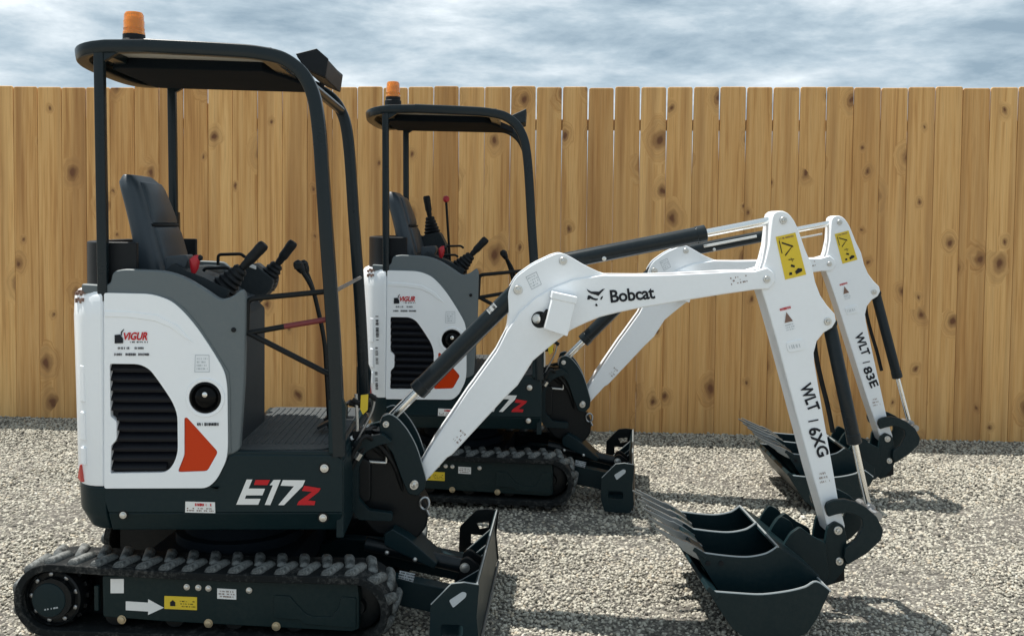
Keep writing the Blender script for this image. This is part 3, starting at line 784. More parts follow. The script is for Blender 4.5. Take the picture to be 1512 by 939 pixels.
    for u, v, r in ((479, 691, .012), (477, 764, .011), (182, 760, .010)):
        a, z = T(u, v, ysd)
        mb = MB(); mb.lathe([(r*1.9, -.003), (r*1.9, .001)], (a, ysd, z), (0, -1, 0), 20); B(mb, 'washer', 'black_steel', base, 0)
        bolt(base, a, z, ysd-.001, r)
    q = quad([(273.5, 756), (318, 757), (317.5, 741), (274, 740)], ysd)
    sticker(base, q, ysd-.001, 'sticker_white'); tiny(base, [map_quad(p, q) for p in ((.3, .55), (.97, .55), (.97, .95), (.3, .95))], ysd-.0035, 1, 8, 'print_red', ht=.7)
    tiny(base, [map_quad(p, q) for p in ((.06, .1), (.97, .1), (.97, .5), (.06, .5))], ysd-.0035, 2, 9, 'print_brown')
    # front nose carrying the swing bracket
    nose = [(.44, .45), (.44, .66), (.545, .66), (.575, .64), (.575, .47)]
    mb = MB(); mb.prism(fillet(nose, .02, 4), -.12, .12); B(mb, 'nose_casting', 'black_steel', root, .008)
    mb = MB(); mb.box((.49, 0, .57), (.03, .90, .30)); B(mb, 'front_bulkhead', 'dark_green', root, .005)

    # ---------------------------------------------------------- tail and engine cover
    ztop = T(153, 431, -.47)[1]
    mb = MB(); rings = []
    zb = z_hi+.003
    for z, ins in ((zb, .004), (zb+.02, .0), (zb+.35, -.006), (ztop-.10, -.012), (ztop-.02, -.008), (ztop, .004), (ztop+.008, .02)):
        pl = rear_plan(inset=ins, depth=.180, a0=-.419); rings.append([(x_, y_, z) for x_, y_ in pl]+[(-.416, pl[-1][1]-.003, z), (-.38, .40, z), (-.38, -.40, z), (-.416, pl[0][1]+.003, z)])
    mb.loft(rings); tail = B(mb, 'counterweight', 'white_paint', root, .004)
    # moulded rib pockets on the tail corner
    def on_tail(k): 
        pl = rear_plan(inset=-.006, depth=.185, a0=-.414, n=60); return pl[k], (pl[k+1][0]-pl[k-1][0], pl[k+1][1]-pl[k-1][1])
    for (v0, v1) in ((538, 592), (606, 648), (658, 684)):
        (pa, py), (ta, ty) = on_tail(7); ln = sqrt(ta*ta+ty*ty)
        z0, z1 = T(130, v1, -.43)[1], T(130, v0, -.43)[1]
        Rm = Matrix.Rotation(atan2(ty, ta), 3, 'Z')
        mb = MB(); mb.box((pa, py, (z0+z1)/2), (.030, .012, z1-z0), Rm); B(mb, 'moulded_rib', 'white_paint', tail, .005)
    (pa, py), (ta, ty) = on_tail(9); Rm = Matrix.Rotation(atan2(ty, ta), 3, 'Z')
    mb = MB(); z0, z1 = T(122, 707, -.40)[1], T(122, 682, -.40)[1]
    mb.add([tuple(Vector((pa, py, 0))+Rm @ Vector(p)) for p in ((-.018, -.007, z0), (.018, -.007, z0+.012), (-.004, -.007, z1), (-.018, .007, z0), (.018, .007, z0+.012), (-.004, .007, z1))], [(0, 1, 2), (5, 4, 3), (0, 3, 4, 1), (1, 4, 5, 2), (2, 5, 3, 0)])
    B(mb, 'tail_light', 'red_lens', tail, .002)
    mb = MB(); (pa, py), (ta, ty) = on_tail(8); tv = Vector((ta, ty)).normalized()
    rsd = random.Random(4)
    for k in range(4):
        for j in range(2):
            z = T(122, 433+j*11+k % 2*3, -.43)[1]
            s_ = (k-1.5)*.016
            c = Vector((pa+tv.x*s_, py+tv.y*s_)); n_ = Vector((tv.y, -tv.x))*(.010+.004*abs(k-1.5))
            w, h = rsd.uniform(.008, .013), rsd.uniform(.012, .018)
            mb.add([(c.x+n_.x*s2-tv.x*w/2*e_, c.y+n_.y*s2-tv.y*w/2*e_, z+h*f_) for s2 in (-.6, .6) for e_, f_ in ((1, 0), (-1, 0), (-1, 1), (1, 1))], [(0, 1, 2, 3), (7, 6, 5, 4), (0, 4, 5, 1), (1, 5, 6, 2), (2, 6, 7, 3), (3, 7, 4, 0)])
    B(mb, 'tail_lettering', 'print_brown', tail, 0)

    if second:
        for (u0, v0, v1, sd) in ((131, 535, 592, 71), (131, 605, 645, 72), (131, 660, 700, 73)):
            a0_, z0_ = T(u0, v0, -.478); a1_, z1_ = T(u0+2, v1, -.478)
            tiny(tail, [(a0_-.01, z0_), (a1_-.01, z1_), (a1_+.01, z1_), (a0_+.01, z0_)], -.4815, 1, sd, ht=.9, fill=.75)
    # side door with louvres
    door_o = TL([(153.5, 432.5), (224, 434), (252, 443.5), (270, 459), (289, 481), (314, 518), (332, 549), (335.6, 572), (336.5, 660), (334, 680), (320, 708), (306, 720.5), (154, 721)], -.474)
    door_o = fillet(door_o, [.01, .06, .04, .04, .05, .06, .04, .04, .03, .03, .03, .03, .008], 4)
    gr_o = TL([(162, 537), (206, 537.5), (221, 545), (236, 565), (254.7, 593), (262, 612), (262.6, 668), (256, 686), (245, 697.5), (163, 698.7), (164, 658), (172, 649), (172, 622), (163, 614.5)], -.474)
    gr_o = fillet(gr_o, [.008, .03, .03, .03, .03, .03, .03, .02, .02, .006, .004, .008, .008, .004], 3)
    lc = T(303, 587, -.474); lr = .064
    ring = [(lc[0]+lr*cos(2*pi*k/28), lc[1]+lr*sin(2*pi*k/28)) for k in range(28)]
    lens_o = TL([(272, 617), (276, 616), (322, 667), (306, 695.5), (262, 697), (272, 672)], -.474)
    lens_o = fillet(lens_o, .012, 3)
    mb = MB(); mb.prism(door_o, -.474, -.440, holes=[gr_o, ring, lens_o]); door = B(mb, 'engine_door', 'white_paint', root, .007, seg=3)
    mb = MB(); gz = [p[1] for p in gr_o]; ga = [p[0] for p in gr_o]
    mb.box(((min(ga)+max(ga))/2, -.441, (min(gz)+max(gz))/2), (max(ga)-min(ga)+.02, .006, max(gz)-min(gz)+.02)); B(mb, 'louvre_backing', 'louvre_black', door, 0)
    def width_at(z):
        xs = []
        for i in range(len(gr_o)):
            p, q_ = gr_o[i], gr_o[(i+1) % len(gr_o)]
            if (p[1]-z)*(q_[1]-z) < 0: xs.append(p[0]+(q_[0]-p[0])*(z-p[1])/(q_[1]-p[1]))
        return (min(xs), max(xs)) if len(xs) >= 2 else None
    NS = 11
    for k in range(NS):
        z = max(gz)-(k+.42)*(max(gz)-min(gz))/NS
        wa = width_at(z); wb = width_at(z-.016) or wa
        if not wa: continue
        x0, x1 = max(wa[0], wb[0])-.002, min(wa[1], wb[1])+.002
        mb = MB(); mb.add([(x0, -.444, z+.018), (x1, -.444, z+.018), (x1, -.465, z-.004), (x0, -.465, z-.004), (x0, -.444, z+.008), (x1, -.444, z+.008), (x1, -.465, z-.012), (x0, -.465, z-.012)], [(0, 1, 2, 3), (7, 6, 5, 4), (0, 4, 5, 1), (3, 2, 6, 7), (0, 3, 7, 4), (1, 5, 6, 2)])
        B(mb, 'slat', 'louvre_black', door, .0015)
    mb = MB(); mb.lathe([(lr+.012, .0), (lr+.010, .004), (lr-.002, .003), (lr-.004, -.006), (lr-.004, -.02)], (lc[0], -.474, lc[1]), (0, -1, 0), 40, cap=False); B(mb, 'lamp_bezel', 'white_paint', door, 0)
    mb = MB(); mb.lathe([(lr-.005, -.03), (lr-.005, .002), (lr-.012, .004), (lr-.014, -.002), (lr*.72, -.006), (lr*.55, .006), (lr*.25, .012), (0, .013)], (lc[0], -.474, lc[1]), (0, -1, 0), 40); B(mb, 'round_lamp', 'dark_glass', door, 0)
    mb = MB(); mb.lathe([(.010, 0), (.010, .010), (.004, .014)], (lc[0]+.002, -.480, lc[1]+.014), (0, -1, 0), 14); B(mb, 'lamp_bulb', 'chrome', door, 0)
    mb = MB(); mb.prism(lens_o, -.4685, -.452); B(mb, 'side_reflector', 'orange_lens', door, .004)
    cr = TL([(154, 459), (190, 460), (232, 465), (262, 480), (286, 506), (272, 499), (252, 484), (228, 474), (190, 469), (154, 468)], -.474)
    mb = MB(); mb.prism(cr, -.4775, -.470); B(mb, 'door_crease', 'white_paint', door, .0034, seg=3)
    yd = -.4775
    # hire firm print
    def D(pts): return TL([(150+p[0]/7.56, 470+p[1]/7.56) for p in pts], yd)
    mb = MB(); flat_polys(mb, [D([(145, 185), (205, 180), (212, 190), (240, 225), (240, 278), (145, 280)]), D([(212, 190), (215, 150), (245, 120), (252, 124), (228, 160), (224, 195)])], yd); 
    if second: pass
    B(mb, 'logo_mark', 'print_black', door, 0)
    mb = MB(); text_on(mb, 'VIGUR', quad([(181.5, 502), (217.5, 502.5), (219, 490), (182.5, 491)], yd), yd, shear=.12, bold=.035); B(mb, 'logo_lettering', 'print_red', door, 0)
    tiny(door, quad([(192, 506.5), (219, 506.5), (219, 503.5), (192, 503.5)], yd), yd, 1, 21, ht=.8)
    tiny(door, quad([(174, 516), (191, 516), (191, 512), (174, 512)], yd), yd, 1, 22, ht=.9, fill=.8)
    tiny(door, quad([(197, 516), (213, 516), (213, 512), (197, 512)], yd), yd, 1, 23, ht=.9, fill=.8)
    tiny(door, quad([(168.5, 525.5), (180, 525.5), (180, 521), (168.5, 521)], yd), yd, 1, 24, ht=.9, fill=.8)
    tiny(door, quad([(184, 525.5), (201, 525.5), (201, 521), (184, 521)], yd), yd, 1, 25, ht=.9, fill=.8)
    tiny(door, quad([(204, 525.5), (221, 525.5), (221, 521), (204, 521)], yd), yd, 1, 26, ht=.9, fill=.8)
    tiny(door, quad([(291, 629), (323, 629), (323, 623.5), (291, 623.5)], yd), yd, 1, 27, ht=.9, fill=.8)
    q = quad([(287, 549.5), (309.5, 549.5), (309, 524), (288, 524)], yd)
    mb = MB(); 
    for (s0_, t0_, s1_, t1_) in ((0, 0, 1, .035), (0, .965, 1, 1), (0, 0, .04, 1), (.96, 0, 1, 1)): flat_polys(mb, [[map_quad(p, q) for p in ((s0_, t0_), (s1_, t0_), (s1_, t1_), (s0_, t1_))]], yd)
    B(mb, 'symbol_frame', 'sticker_grey', door, 0)
    tiny(door, [map_quad(p, q) for p in ((.14, .1), (.86, .1), (.86, .88), (.14, .88))], yd, 4, 28, 'sticker_grey', ht=.6)

    # moulded grey trim round the door
    tr_o = TL([(120, 419), (150, 421), (163, 419), (166, 401), (183, 397), (245, 400), (273, 409), (301, 426), (326, 443), (343, 438), (358, 426), (363, 436), (361, 560), (354, 664), (345, 670), (338, 672)], -.462)
    tr_i = TL([(331, 690), (331, 560), (310, 520), (286, 483), (266, 461), (250, 447), (222, 438), (160, 436.5), (120, 433)], -.462)
    tr = fillet(tr_o, [.0, .03, .02, .02, .03, .05, .05, .05, .02, .02, .02, .02, .05, .02, .01, 0], 4)+tr_i
    trf = fillet(TL([(120, 419), (150, 421), (163, 419), (166, 401), (183, 397), (245, 400), (262, 420), (262, 560), (120, 560)], -.462), .02, 3)
    for ya, yb in ((-.464, -.425), (.425, .464)):
        mb = MB(); mb.prism(tr if ya < 0 else trf, ya, yb); trim = B(mb, 'side_trim', 'grey_plastic', root, .008, seg=3)
        if ya < 0:
            # second, lower step of the moulding
            st_o = TL([(168, 434), (224, 435.5), (253, 441), (273, 456), (292, 478), (318, 518), (338, 550), (340, 580), (341, 668), (335, 672), (333, 570), (311, 520), (287, 483), (267, 461), (250, 447), (222, 438)], -.468)
            mb = MB(); mb.prism(st_o, -.4685, -.45); B(mb, 'trim_step', 'grey_plastic', trim, .003)
            bolt(trim, *T(345, 487, -.465), -.4645, .007, 'black_plastic')
    # seat box / engine bulkhead
    core = TL([(160, 720), (160, 410), (183, 402), (245, 405), (273, 414), (301, 431), (326, 448), (350, 470), (350, 668), (345, 720)], -.42)
    core2 = TL([(160, 720), (160, 410), (183, 402), (245, 405), (255, 420), (255, 720)], -.42)
    mb = MB(); mb.prism(core, -.424, .10); mb.prism([(p[0]+.001, p[1]-.001) for p in core2], .10, .424); B(mb, 'engine_housing', 'dark_plastic', root, .01)
    pa_ = T(391, 540, .24)[0]; ped = [(-.1, ftop), (-.1, 1.20), (pa_-.02, 1.22), (pa_, 1.17), (pa_-.012, 1.02), (pa_, .74)]
    mb = MB(); mb.prism(fillet(ped, .02, 4), -.25, .25); B(mb, 'seat_pedestal', 'dark_plastic', root, .01)
    # black guard wrapped round behind the seat
    zk0, zk1 = ztop-.01, T(150, 357, -.40)[1]
    outer = [p for p in rear_plan(half=.44, a0=-.40, depth=.185, inset=.015)]; inner_ = [p for p in rear_plan(half=.41, a0=-.40, depth=.155, inset=.015)]
    ringp = [(-.30, -.425)]+outer+[(-.30, .425), (-.30, .395)]+inner_[::-1]+[(-.30, -.395)]
    mb = MB(); mb.slab(ringp, zk0, zk1); B(mb, 'rear_guard', 'black_plastic', root, .006)
    mb = MB(); mb.slab([(-.30, -.40)]+inner_+[(-.30, .40)], zk0, zk0+.03); B(mb, 'rear_shelf', 'black_plastic', root, .003)

    # ---------------------------------------------------------- floor, pedals, levers
    fz = T(420, 663, -.45)[1]
    mb = MB(); mb.slab([(.03, -.462), (.478, -.462), (.49, -.43), (.49, .462), (.03, .462)], ftop-.02, fz-.006); B(mb, 'floor_plate', 'dark_green', root, .004)
    mat_poly = fillet([(.055, -.44), (.41, -.44), (.47, -.40), (.47, .44), (.055, .44)], .02, 3)
    mb = MB(); mb.slab(mat_poly, fz-.008, fz); fm = B(mb, 'floor_mat', 'floor_mat', root, .002)
    for k in range(13):
        mb = MB(); mb.box((.085+k*.028, .02, fz+.001), (.012, .76, .006)); B(mb, 'mat_rib', 'floor_mat', fm, .0015, seg=1)
    for yy in (-.13, .05, .20):
        mb = MB(); mb.box((.40, yy, fz+.045), (.10, .075, .012), Matrix.Rotation(radians(-28), 3, 'Y')); mb.box((.43, yy, fz+.025), (.012, .03, .05))
        pdl = B(mb, 'pedal', 'black_plastic', root, .003)
    for yy in (-.05, .08):
        top = T(444, 397, yy); k1 = T(462, 425, yy); k2 = T(476, 500, yy); k3 = T(487, 565, yy)
        dy = yy+.05
        pth = [(k3[0], yy, fz-.01), (k2[0]+.01, yy, k2[1]), (k1[0], yy, k1[1]), (top[0]+dy*.15, yy, top[1])]
        mb = MB(); mb.tube(bend(pth, .08), .0095, 10); lv = B(mb, 'travel_lever', 'black_steel', root, 0)
        mb = MB(); d_ = (Vector(pth[3])-Vector(pth[2])).normalized(); e0 = Vector(pth[3])-d_*.02
        mb.tube([e0, e0+d_*.02, e0+d_*.045, e0+d_*.06], .018, 12, radii=[.012, .019, .021, .012]); mb.box(e0+d_*.035, (.03, .06, .028)); B(mb, 'grip', 'black_plastic', lv, .004)

    # seat
    rr = radians(15)
    def seat_ring(h, w, th0, th1, a, z, n=28, ex=4.0):
        out = []
        for k in range(n):
            t_ = 2*pi*k/n; c, s_ = cos(t_), sin(t_)
            x_ = math.copysign(abs(c)**(2/ex), c)*(th0+th1)/4; y_ = math.copysign(abs(s_)**(2/ex), s_)*w
            out.append((a+x_, y_, z))
        return out
    sb = T(214, 398, -.21); sb = (sb[0]-.005, sb[1]); stp = T(179, 257, -.17)
    rings = []
    for k in range(15):
        t_ = k/14; z = sb[1]-.04+(stp[1]-sb[1]+.04)*t_
        a = sb[0]+.03+(stp[0]-sb[0]-.02)*(t_**.92)
        w = .215-.05*t_**2; th = .125-.03*t_
        if t_ > .9: k2 = (t_-.9)/.1; w *= sqrt(max(.0, 1-.25*k2*k2)); th *= sqrt(max(.05, 1-.8*k2*k2))
        rings.append(seat_ring(0, w, th, th, a+.012*sin(pi*t_), z))
    mb = MB(); mb.loft(rings); back = B(mb, 'backrest', 'seat_vinyl', root, .006)
    # padded panels on the front of the backrest, with the seam between them
    def panel(t0, t1, w0, w1):
        rs_ = []
        for k in range(7):
            t_ = t0+(t1-t0)*k/6; z = sb[1]-.04+(stp[1]-sb[1]+.04)*t_
            a = sb[0]+.03+(stp[0]-sb[0]-.02)*(t_**.92)+.012*sin(pi*t_); th = .125-.03*t_
            w = w0+(w1-w0)*k/6; e_ = .006 if k in (0, 6) else .0
            rs_.append([(a+th/2-.02, -w, z), (a+th/2+.002-e_, -w+.006, z), (a+th/2+.013-e_, -w*.8, z), (a+th/2+.017-e_, 0, z), (a+th/2+.013-e_, w*.8, z), (a+th/2+.002-e_, w-.006, z), (a+th/2-.02, w, z)])
        m_ = MB(); m_.loft(rs_); return B(m_, 'cushion_panel', 'seat_vinyl', back, .006)
    panel(.12, .50, .17, .165); panel(.53, .93, .165, .135)
    zs = sb[1]-.04+(stp[1]-sb[1]+.04)*.515; as_ = sb[0]+.03+(stp[0]-sb[0]-.02)*(.515**.92)+.012*sin(pi*.515)
    mb = MB(); mb.tube([(as_+.045, -.17, zs), (as_+.063, -.12, zs), (as_+.066, 0, zs), (as_+.063, .12, zs), (as_+.045, .17, zs)], .006, 8); B(mb, 'seam', 'seam_black', back, 0)
    cz = 1.205; ca_ = T(391, 470, .2)[0]-.25
    mb = MB(); rings = [seat_ring(0, .20, .42, .42, ca_, cz), seat_ring(0, .24, .50, .50, ca_, cz+.03), seat_ring(0, .245, .51, .51, ca_, cz+.08), seat_ring(0, .225, .47, .47, ca_-.005, cz+.125), seat_ring(0, .12, .34, .34, ca_-.01, cz+.138)]
    mb.loft(rings); B(mb, 'seat_cushion', 'seat_vinyl', root, .006)

    # consoles with joysticks
    def joystick(base_pt, tip, yy, parent_name, shift=Vector((0, 0, 0)), lean=True):
        b0 = Vector((base_pt[0], yy, base_pt[1]))+shift; e_ = Vector((tip[0], yy, tip[1]))+shift
        d_ = (e_-b0); L_ = d_.length; d_.normalize()
        mb = MB(); prof = []
        for k in range(6):
            h = k*.022*L_/.24; r_ = .062-.0062*k
            prof += [(r_, h), (r_*.78, h+.011*L_/.24)]
        mb.lathe(prof, b0-d_*.02, d_, 22); js = B(mb, 'joystick', 'black_plastic', root, .001)
        mb = MB(); pth = [b0+d_*L_*.28, b0+d_*L_*.55, b0+d_*L_*.8, e_]
        mb.tube(spline(pth, 4), .02, 12, radii=[.014]*3+[.017]*2+[.022]*4+[.0235]*3+[.018]); B(mb, 'grip', 'black_plastic', js, .003)
        return js
    con = TL([(246, 402), (262, 388), (284, 400), (306, 408), (345, 428), (334, 446), (318, 440), (300, 428)], -.28)
    mb = MB(); mb.prism(fillet(con, .008, 3), -.34, -.22); B(mb, 'control_console', 'dark_plastic', root, .005)
    mb = MB(); mb.prism(fillet(TL([(248, 399), (250, 378), (280, 376), (284, 384), (276, 402)], -.25), .008, 3), -.30, -.20); B(mb, 'armrest', 'seat_vinyl', root, .008)
    joystick(T(333, 422, -.28), T(391, 360, -.28), -.28, 'near')
    mb = MB(); a0, a1 = T(287, 404, -.33), T(289, 381, -.33)
    mb.tube([(a0[0]-.004, -.33, a0[1]), (a0[0], -.33, a0[1]+.02), (a1[0]-.004, -.33, a1[1]-.01), (a1[0]+.006, -.33, a1[1]), (a1[0]+.014, -.33, a1[1]+.008)], .01, 10, radii=[.008, .016, .021, .016, .008]); B(mb, 'lock_lever', 'red_paint', root, .002)
    mb = MB(); k0 = T(295, 381, -.33); mb.lathe([(.004, -.012), (.012, -.006), (.012, .006), (.004, .012)], (k0[0], -.33, k0[1]), (1, 0, .4), 12); B(mb, 'lever_knob', 'black_plastic', root, 0)
    for (y_, pts) in ((.10, [(322, 392), (322, 376), (356, 375), (362, 380)]), (-.05, [(300, 400), (304, 396), (336, 395), (342, 400)])):
        mb = MB(); mb.tube(bend([(T(u, v, y_)[0], y_, T(u, v, y_)[1]) for u, v in pts], .015), .007, 8); B(mb, 'grab_bar', 'black_steel', root, 0)
    if not second:
        con = TL([(352, 445), (362, 395), (378, 388), (408, 412), (404, 426), (392, 438), (376, 452)], .28)
        mb = MB(); mb.prism(fillet(con, .012, 3), .22, .36); cc = B(mb, 'control_console', 'dark_plastic', root, .006)
        mb = MB(); p0, p1 = T(365, 393, .215), T(378, 398, .215); mb.prism([p0, p1, (p1[0], p1[1]+.016), (p0[0], p0[1]+.016)], .212, .222); B(mb, 'console_label', 'sticker_white', cc, .001)
        joystick(T(393, 413, .28), T(434, 357, .28), .28, 'far')
    else:
        # right-hand console standing higher and further back, with a slim blade lever
        con = [(-.33, 1.38), (-.325, 1.525), (-.28, 1.575), (-.17, 1.60), (-.12, 1.50), (-.10, 1.38)]
        mb = MB(); mb.prism(fillet(con, .02, 3), .20, .36); B(mb, 'control_console', 'dark_plastic', root, .006)
        joystick((-.225, 1.60), (-.265, 1.835), .28, 'far')
        mb = MB(); mb.tube([(-.095, .18, 1.38), (-.125, .18, 1.80)], .008, 8); bl = B(mb, 'blade_lever', 'black_steel', root, 0)
        mb = MB(); mb.lathe([(.006, -.02), (.018, -.012), (.022, .004), (.016, .02), (.004, .025)], (-.1255, .18, 1.81), (0, 0, 1), 14); B(mb, 'knob', 'red_paint', bl, 0)

    # entry guard rails
    yg = -.43
    def rail(pts, r=.011, mat='black_steel', name='guard_rail', y=yg):
        mb = MB(); mb.tube(bend([(T(u, v, y)[0], y, T(u, v, y)[1]) for u, v in pts], .03), r, 10); return B(mb, name, mat, root, 0)
    rail([(364, 492), (366, 445), (372, 441), (486, 430)])
    rail([(364, 492), (420, 482)]); rail([(420, 482), (486, 471)], mat='red_bar')
    rail([(364, 490), (487, 553)])
    mb = MB(); a0, a1 = T(496, 429, -.40), T(532, 410, .40)
    mb.cyl((a0[0], -.40, a0[1]), (a1[0], .40, a1[1]), .008, 10); B(mb, 'front_stay', 'worn_steel', root, 0)

    # ---------------------------------------------------------- canopy
    rt = .026
    for sy in (-1, 1):
        yc = sy*.452
        fp = [T(501, 672, -.452), T(493, 500, -.452), T(481, 330, -.452), T(470, 180, -.452), T(455, 122, -.452), T(425, 91, -.452), T(385, 79.5, -.452), T(330, 74.5, -.452), T(215, 68.5, -.452)]
        path = spline([(p[0], yc, p[1]) for p in fp], 6)
        mb = MB(); mb.tube(path, rt, 16, sq=True); fpst = B(mb, 'canopy_front_post', 'canopy_black', root, 0)
        r0, r1 = T(151, 425, -.452), T(147, 72, -.452)
        mb = MB(); mb.tube([(r0[0]+.005, yc, r0[1]-.05), (r1[0], yc, r1[1])], .0190, 16, sq=True); B(mb, 'canopy_rear_post', 'canopy_black', root, 0)
        mb = MB(); mb.prism([(r1[0]+.018, r1[1]-.05), (r1[0]+.018, r1[1]-.01), (r1[0]+.075, r1[1]-.015)][::-1]+[], yc-.012, yc+.012); B(mb, 'gusset', 'canopy_black', root, .002)
        if sy > 0:
            mb = MB(); mb.tube([(r0[0]+.004, yc-.002, r0[1]+.10), (r0[0]+.002, yc-.002, r0[1]+.30)], .027, 14, sq=True); B(mb, 'post_sleeve', 'canopy_black', root, 0)
        # foot bracket of the front post
        ft = TL([(486, 668), (486, 590), (505, 582), (512, 600), (508, 668)], -.452)
        mb = MB(); mb.prism(ft, yc-.024 if sy < 0 else yc-.012, yc+.012 if sy < 0 else yc+.024); B(mb, 'post_foot', 'dark_green', root, .004)
    zr_ = T(150, 75, -.45)[1]
    # rounded rear hoop and roof sheet
    plan_r = []
    a_s = T(215, 70, -.452)[0]
    for k in range(25):
        th = -pi/2-pi*k/24; ex = 3.2
        c, s_ = cos(th), sin(th)
        plan_r.append((-.40+.155*math.copysign(abs(c)**(2/ex), c), .452*math.copysign(abs(s_)**(2/ex), s_)))
    zs_ = T(215, 68.5, -.452); ze_ = T(330, 74.5, -.452); sl_ = (ze_[1]-zs_[1])/(ze_[0]-zs_[0])
    zf_ = lambda a: zs_[1]+sl_*(a-zs_[0])-.45*max(0, zs_[0]-a)**2
    hoop = [(a_s+.01, -.452, T(215, 69, -.452)[1])]+[(a, y_, zf_(a)) for a, y_ in plan_r]+[(a_s+.01, .452, T(215, 69, -.452)[1])]
    mb = MB(); mb.tube(hoop, .025, 14, sq=True); B(mb, 'canopy_rear_hoop', 'canopy_black', root, 0)
    af_ = T(400, 80, -.452)[0]
    roof_plan = [(af_, -.44), (a_s, -.445)]+[(a, y_*.985) for a, y_ in plan_r]+[(a_s, .445), (af_, .44)]
    mb = MB(); n_ = len(roof_plan)
    mb.add([(a, y_, zf_(a)+.012) for a, y_ in roof_plan]+[(a, y_, zf_(a)+.022) for a, y_ in roof_plan], [tuple(range(n_)), tuple(reversed(range(n_, 2*n_)))]+[(i, (i+1) % n_, (i+1) % n_+n_, i+n_) for i in range(n_)])
    roof = B(mb, 'canopy_roof', 'canopy_black', root, .003)
    # pale lining under the sheet with a deep black tray hung below it
    mb = MB(); a0_, a1_ = -.40, af_-.01
    lp = [(a0_, -.415), (a1_, -.415), (a1_, .415), (a0_, .415)]
    mb.add([(a, y_, zf_(a)-.002) for a, y_ in lp]+[(a, y_, zf_(a)+.0125) for a, y_ in lp], [(0, 1, 2, 3), (7, 6, 5, 4), (0, 4, 5, 1), (1, 5, 6, 2), (2, 6, 7, 3), (3, 7, 4, 0)])
    B(mb, 'roof_lining', 'headliner', roof, .002)
    mb = MB(); a0_, a1_ = -.47, .20
    tp_ = [(a0_, -.19), (a0_+.04, -.22), (a1_-.06, -.22), (a1_, -.05), (a1_+.10, .40), (a0_+.04, .40), (a0_, .36)]
    n4 = len(tp_)
    mb.add([(a, y_, zf_(a)-.040) for a, y_ in tp_]+[(a, y_, zf_(a)+.002) for a, y_ in tp_], [tuple(range(n4)), tuple(reversed(range(n4, 2*n4)))]+[(i, (i+1) % n4, (i+1) % n4+n4, i+n4) for i in range(n4)])
    B(mb, 'roof_tray', 'matt_black', roof, .006)
    for a in (r1[0], af_-.02):
        mb = MB(); mb.box((a, 0, zf_(a)-.012), (.05, .86, .032)); B(mb, 'roof_crossmember', 'canopy_black', root, .004)
    fa, fz_ = T(458, 126, -.452); mb = MB(); mb.tube([(fa, -.452, fz_), (fa, .452, fz_)], .02, 12); B(mb, 'canopy_front_rail', 'canopy_black', root, 0)
    # beacon
    ba, bz = T(198, 62, 0)
    mb = MB(); mb.lathe([(.052, -.03), (.052, .004), (.046, .008), (.046, .028), (.040, .030)], (ba, 0, bz), (0, 0, 1), 28); bc = B(mb, 'beacon_base', 'black_plastic', root, 0)
    mb = MB(); mb.lathe([(.046, .028), (.045, .040), (.043, .043), (.044, .055), (.042, .058), (.043, .085), (.041, .088), (.040, .112), (.034, .122), (.02, .125), (0, .125)], (ba, 0, bz), (0, 0, 1), 32); B(mb, 'beacon_lens', 'amber_lens', bc, 0)
    mb = MB(); mb.lathe([(.022, .03), (.022, .10), (.012, .108)], (ba, 0, bz), (0, 0, 1), 16); B(mb, 'beacon_core', 'amber_core', bc, 0)
    # hood at the front of the roof
    if not second:
        hp = TL([(437, 82), (468, 74), (485, 89), (481, 117), (452, 104)], -.10)
        mb = MB(); mb.prism(hp, -.10, .34); hd = B(mb, 'lamp_hood', 'black_plastic', root, .006)
        for yy in (-.104, .344):
            mb = MB(); mb.prism([(p[0]+.004*(p[0]-hp[0][0]), p[1]+.004) for p in hp], yy-.008, yy+.008); B(mb, 'hood_cheek', 'black_plastic', hd, .003)
    else:
        hp = [(af_+.05, zf_(af_)+.0), (af_+.17, zf_(af_)+.055), (af_+.165, zf_(af_)-.03), (af_+.12, zf_(af_)-.035)]
        mb = MB(); mb.prism(hp, -.18, .10); B(mb, 'lamp_hood', 'dark_plastic', root, .006)

    # ---------------------------------------------------------- swing bracket
    sw = TL([(560, 628), (565, 614), (576, 611), (588, 618), (601, 633), (612, 652), (619, 670), (629, 705), (628, 720), (617, 731), (603, 728), (592, 702), (580, 668), (563, 648)], -.105)
    for ya in (-.118, .088):
        mb = MB(); mb.prism(fillet(sw, .012, 4), ya, ya+.030); s_p = B(mb, 'swing_bracket_plate', 'dark_green', root, .004)
        se = TL([(565, 614), (576, 611), (588, 618), (601, 633), (612, 652), (619, 670), (629, 705)], -.105)
        mb = MB(); mb.tube([p for p in spline([(a, ya+.005, z) for a, z in se], 5)], .0028, 6); B(mb, 'worn_edge', 'worn_edge', s_p, 0)
        if ya < 0:
            for u, v, r_ in ((570, 626, .012), (550.5, 645, .009), (612, 714, .014)): pin(s_p, *T(u, v, -.118), -.119, r_)
    mb = MB(); body = TL([(540, 650), (566, 640), (590, 660), (612, 705), (634, 742), (632, 768), (618, 786), (585, 786), (556, 778), (540, 760)], 0)
    hole = TL([(548, 690), (588, 690), (592, 735), (560, 742), (548, 735)], 0)
    mb.prism(fillet(body, .02, 4), -.085, .085); B(mb, 'swing_post', 'black_steel', root, .010)
    mb = MB(); c0 = T(565, 780, 0); mb.cyl((c0[0], 0, .40), (c0[0], 0, .76), .055, 24); mb.lathe([(.075, 0), (.075, .06)], (c0[0], 0, .42), (0, 0, 1), 24); mb.lathe([(.075, 0), (.075, .05)], (c0[0], 0, .68), (0, 0, 1), 24); B(mb, 'king_pin', 'black_steel', root, .004)
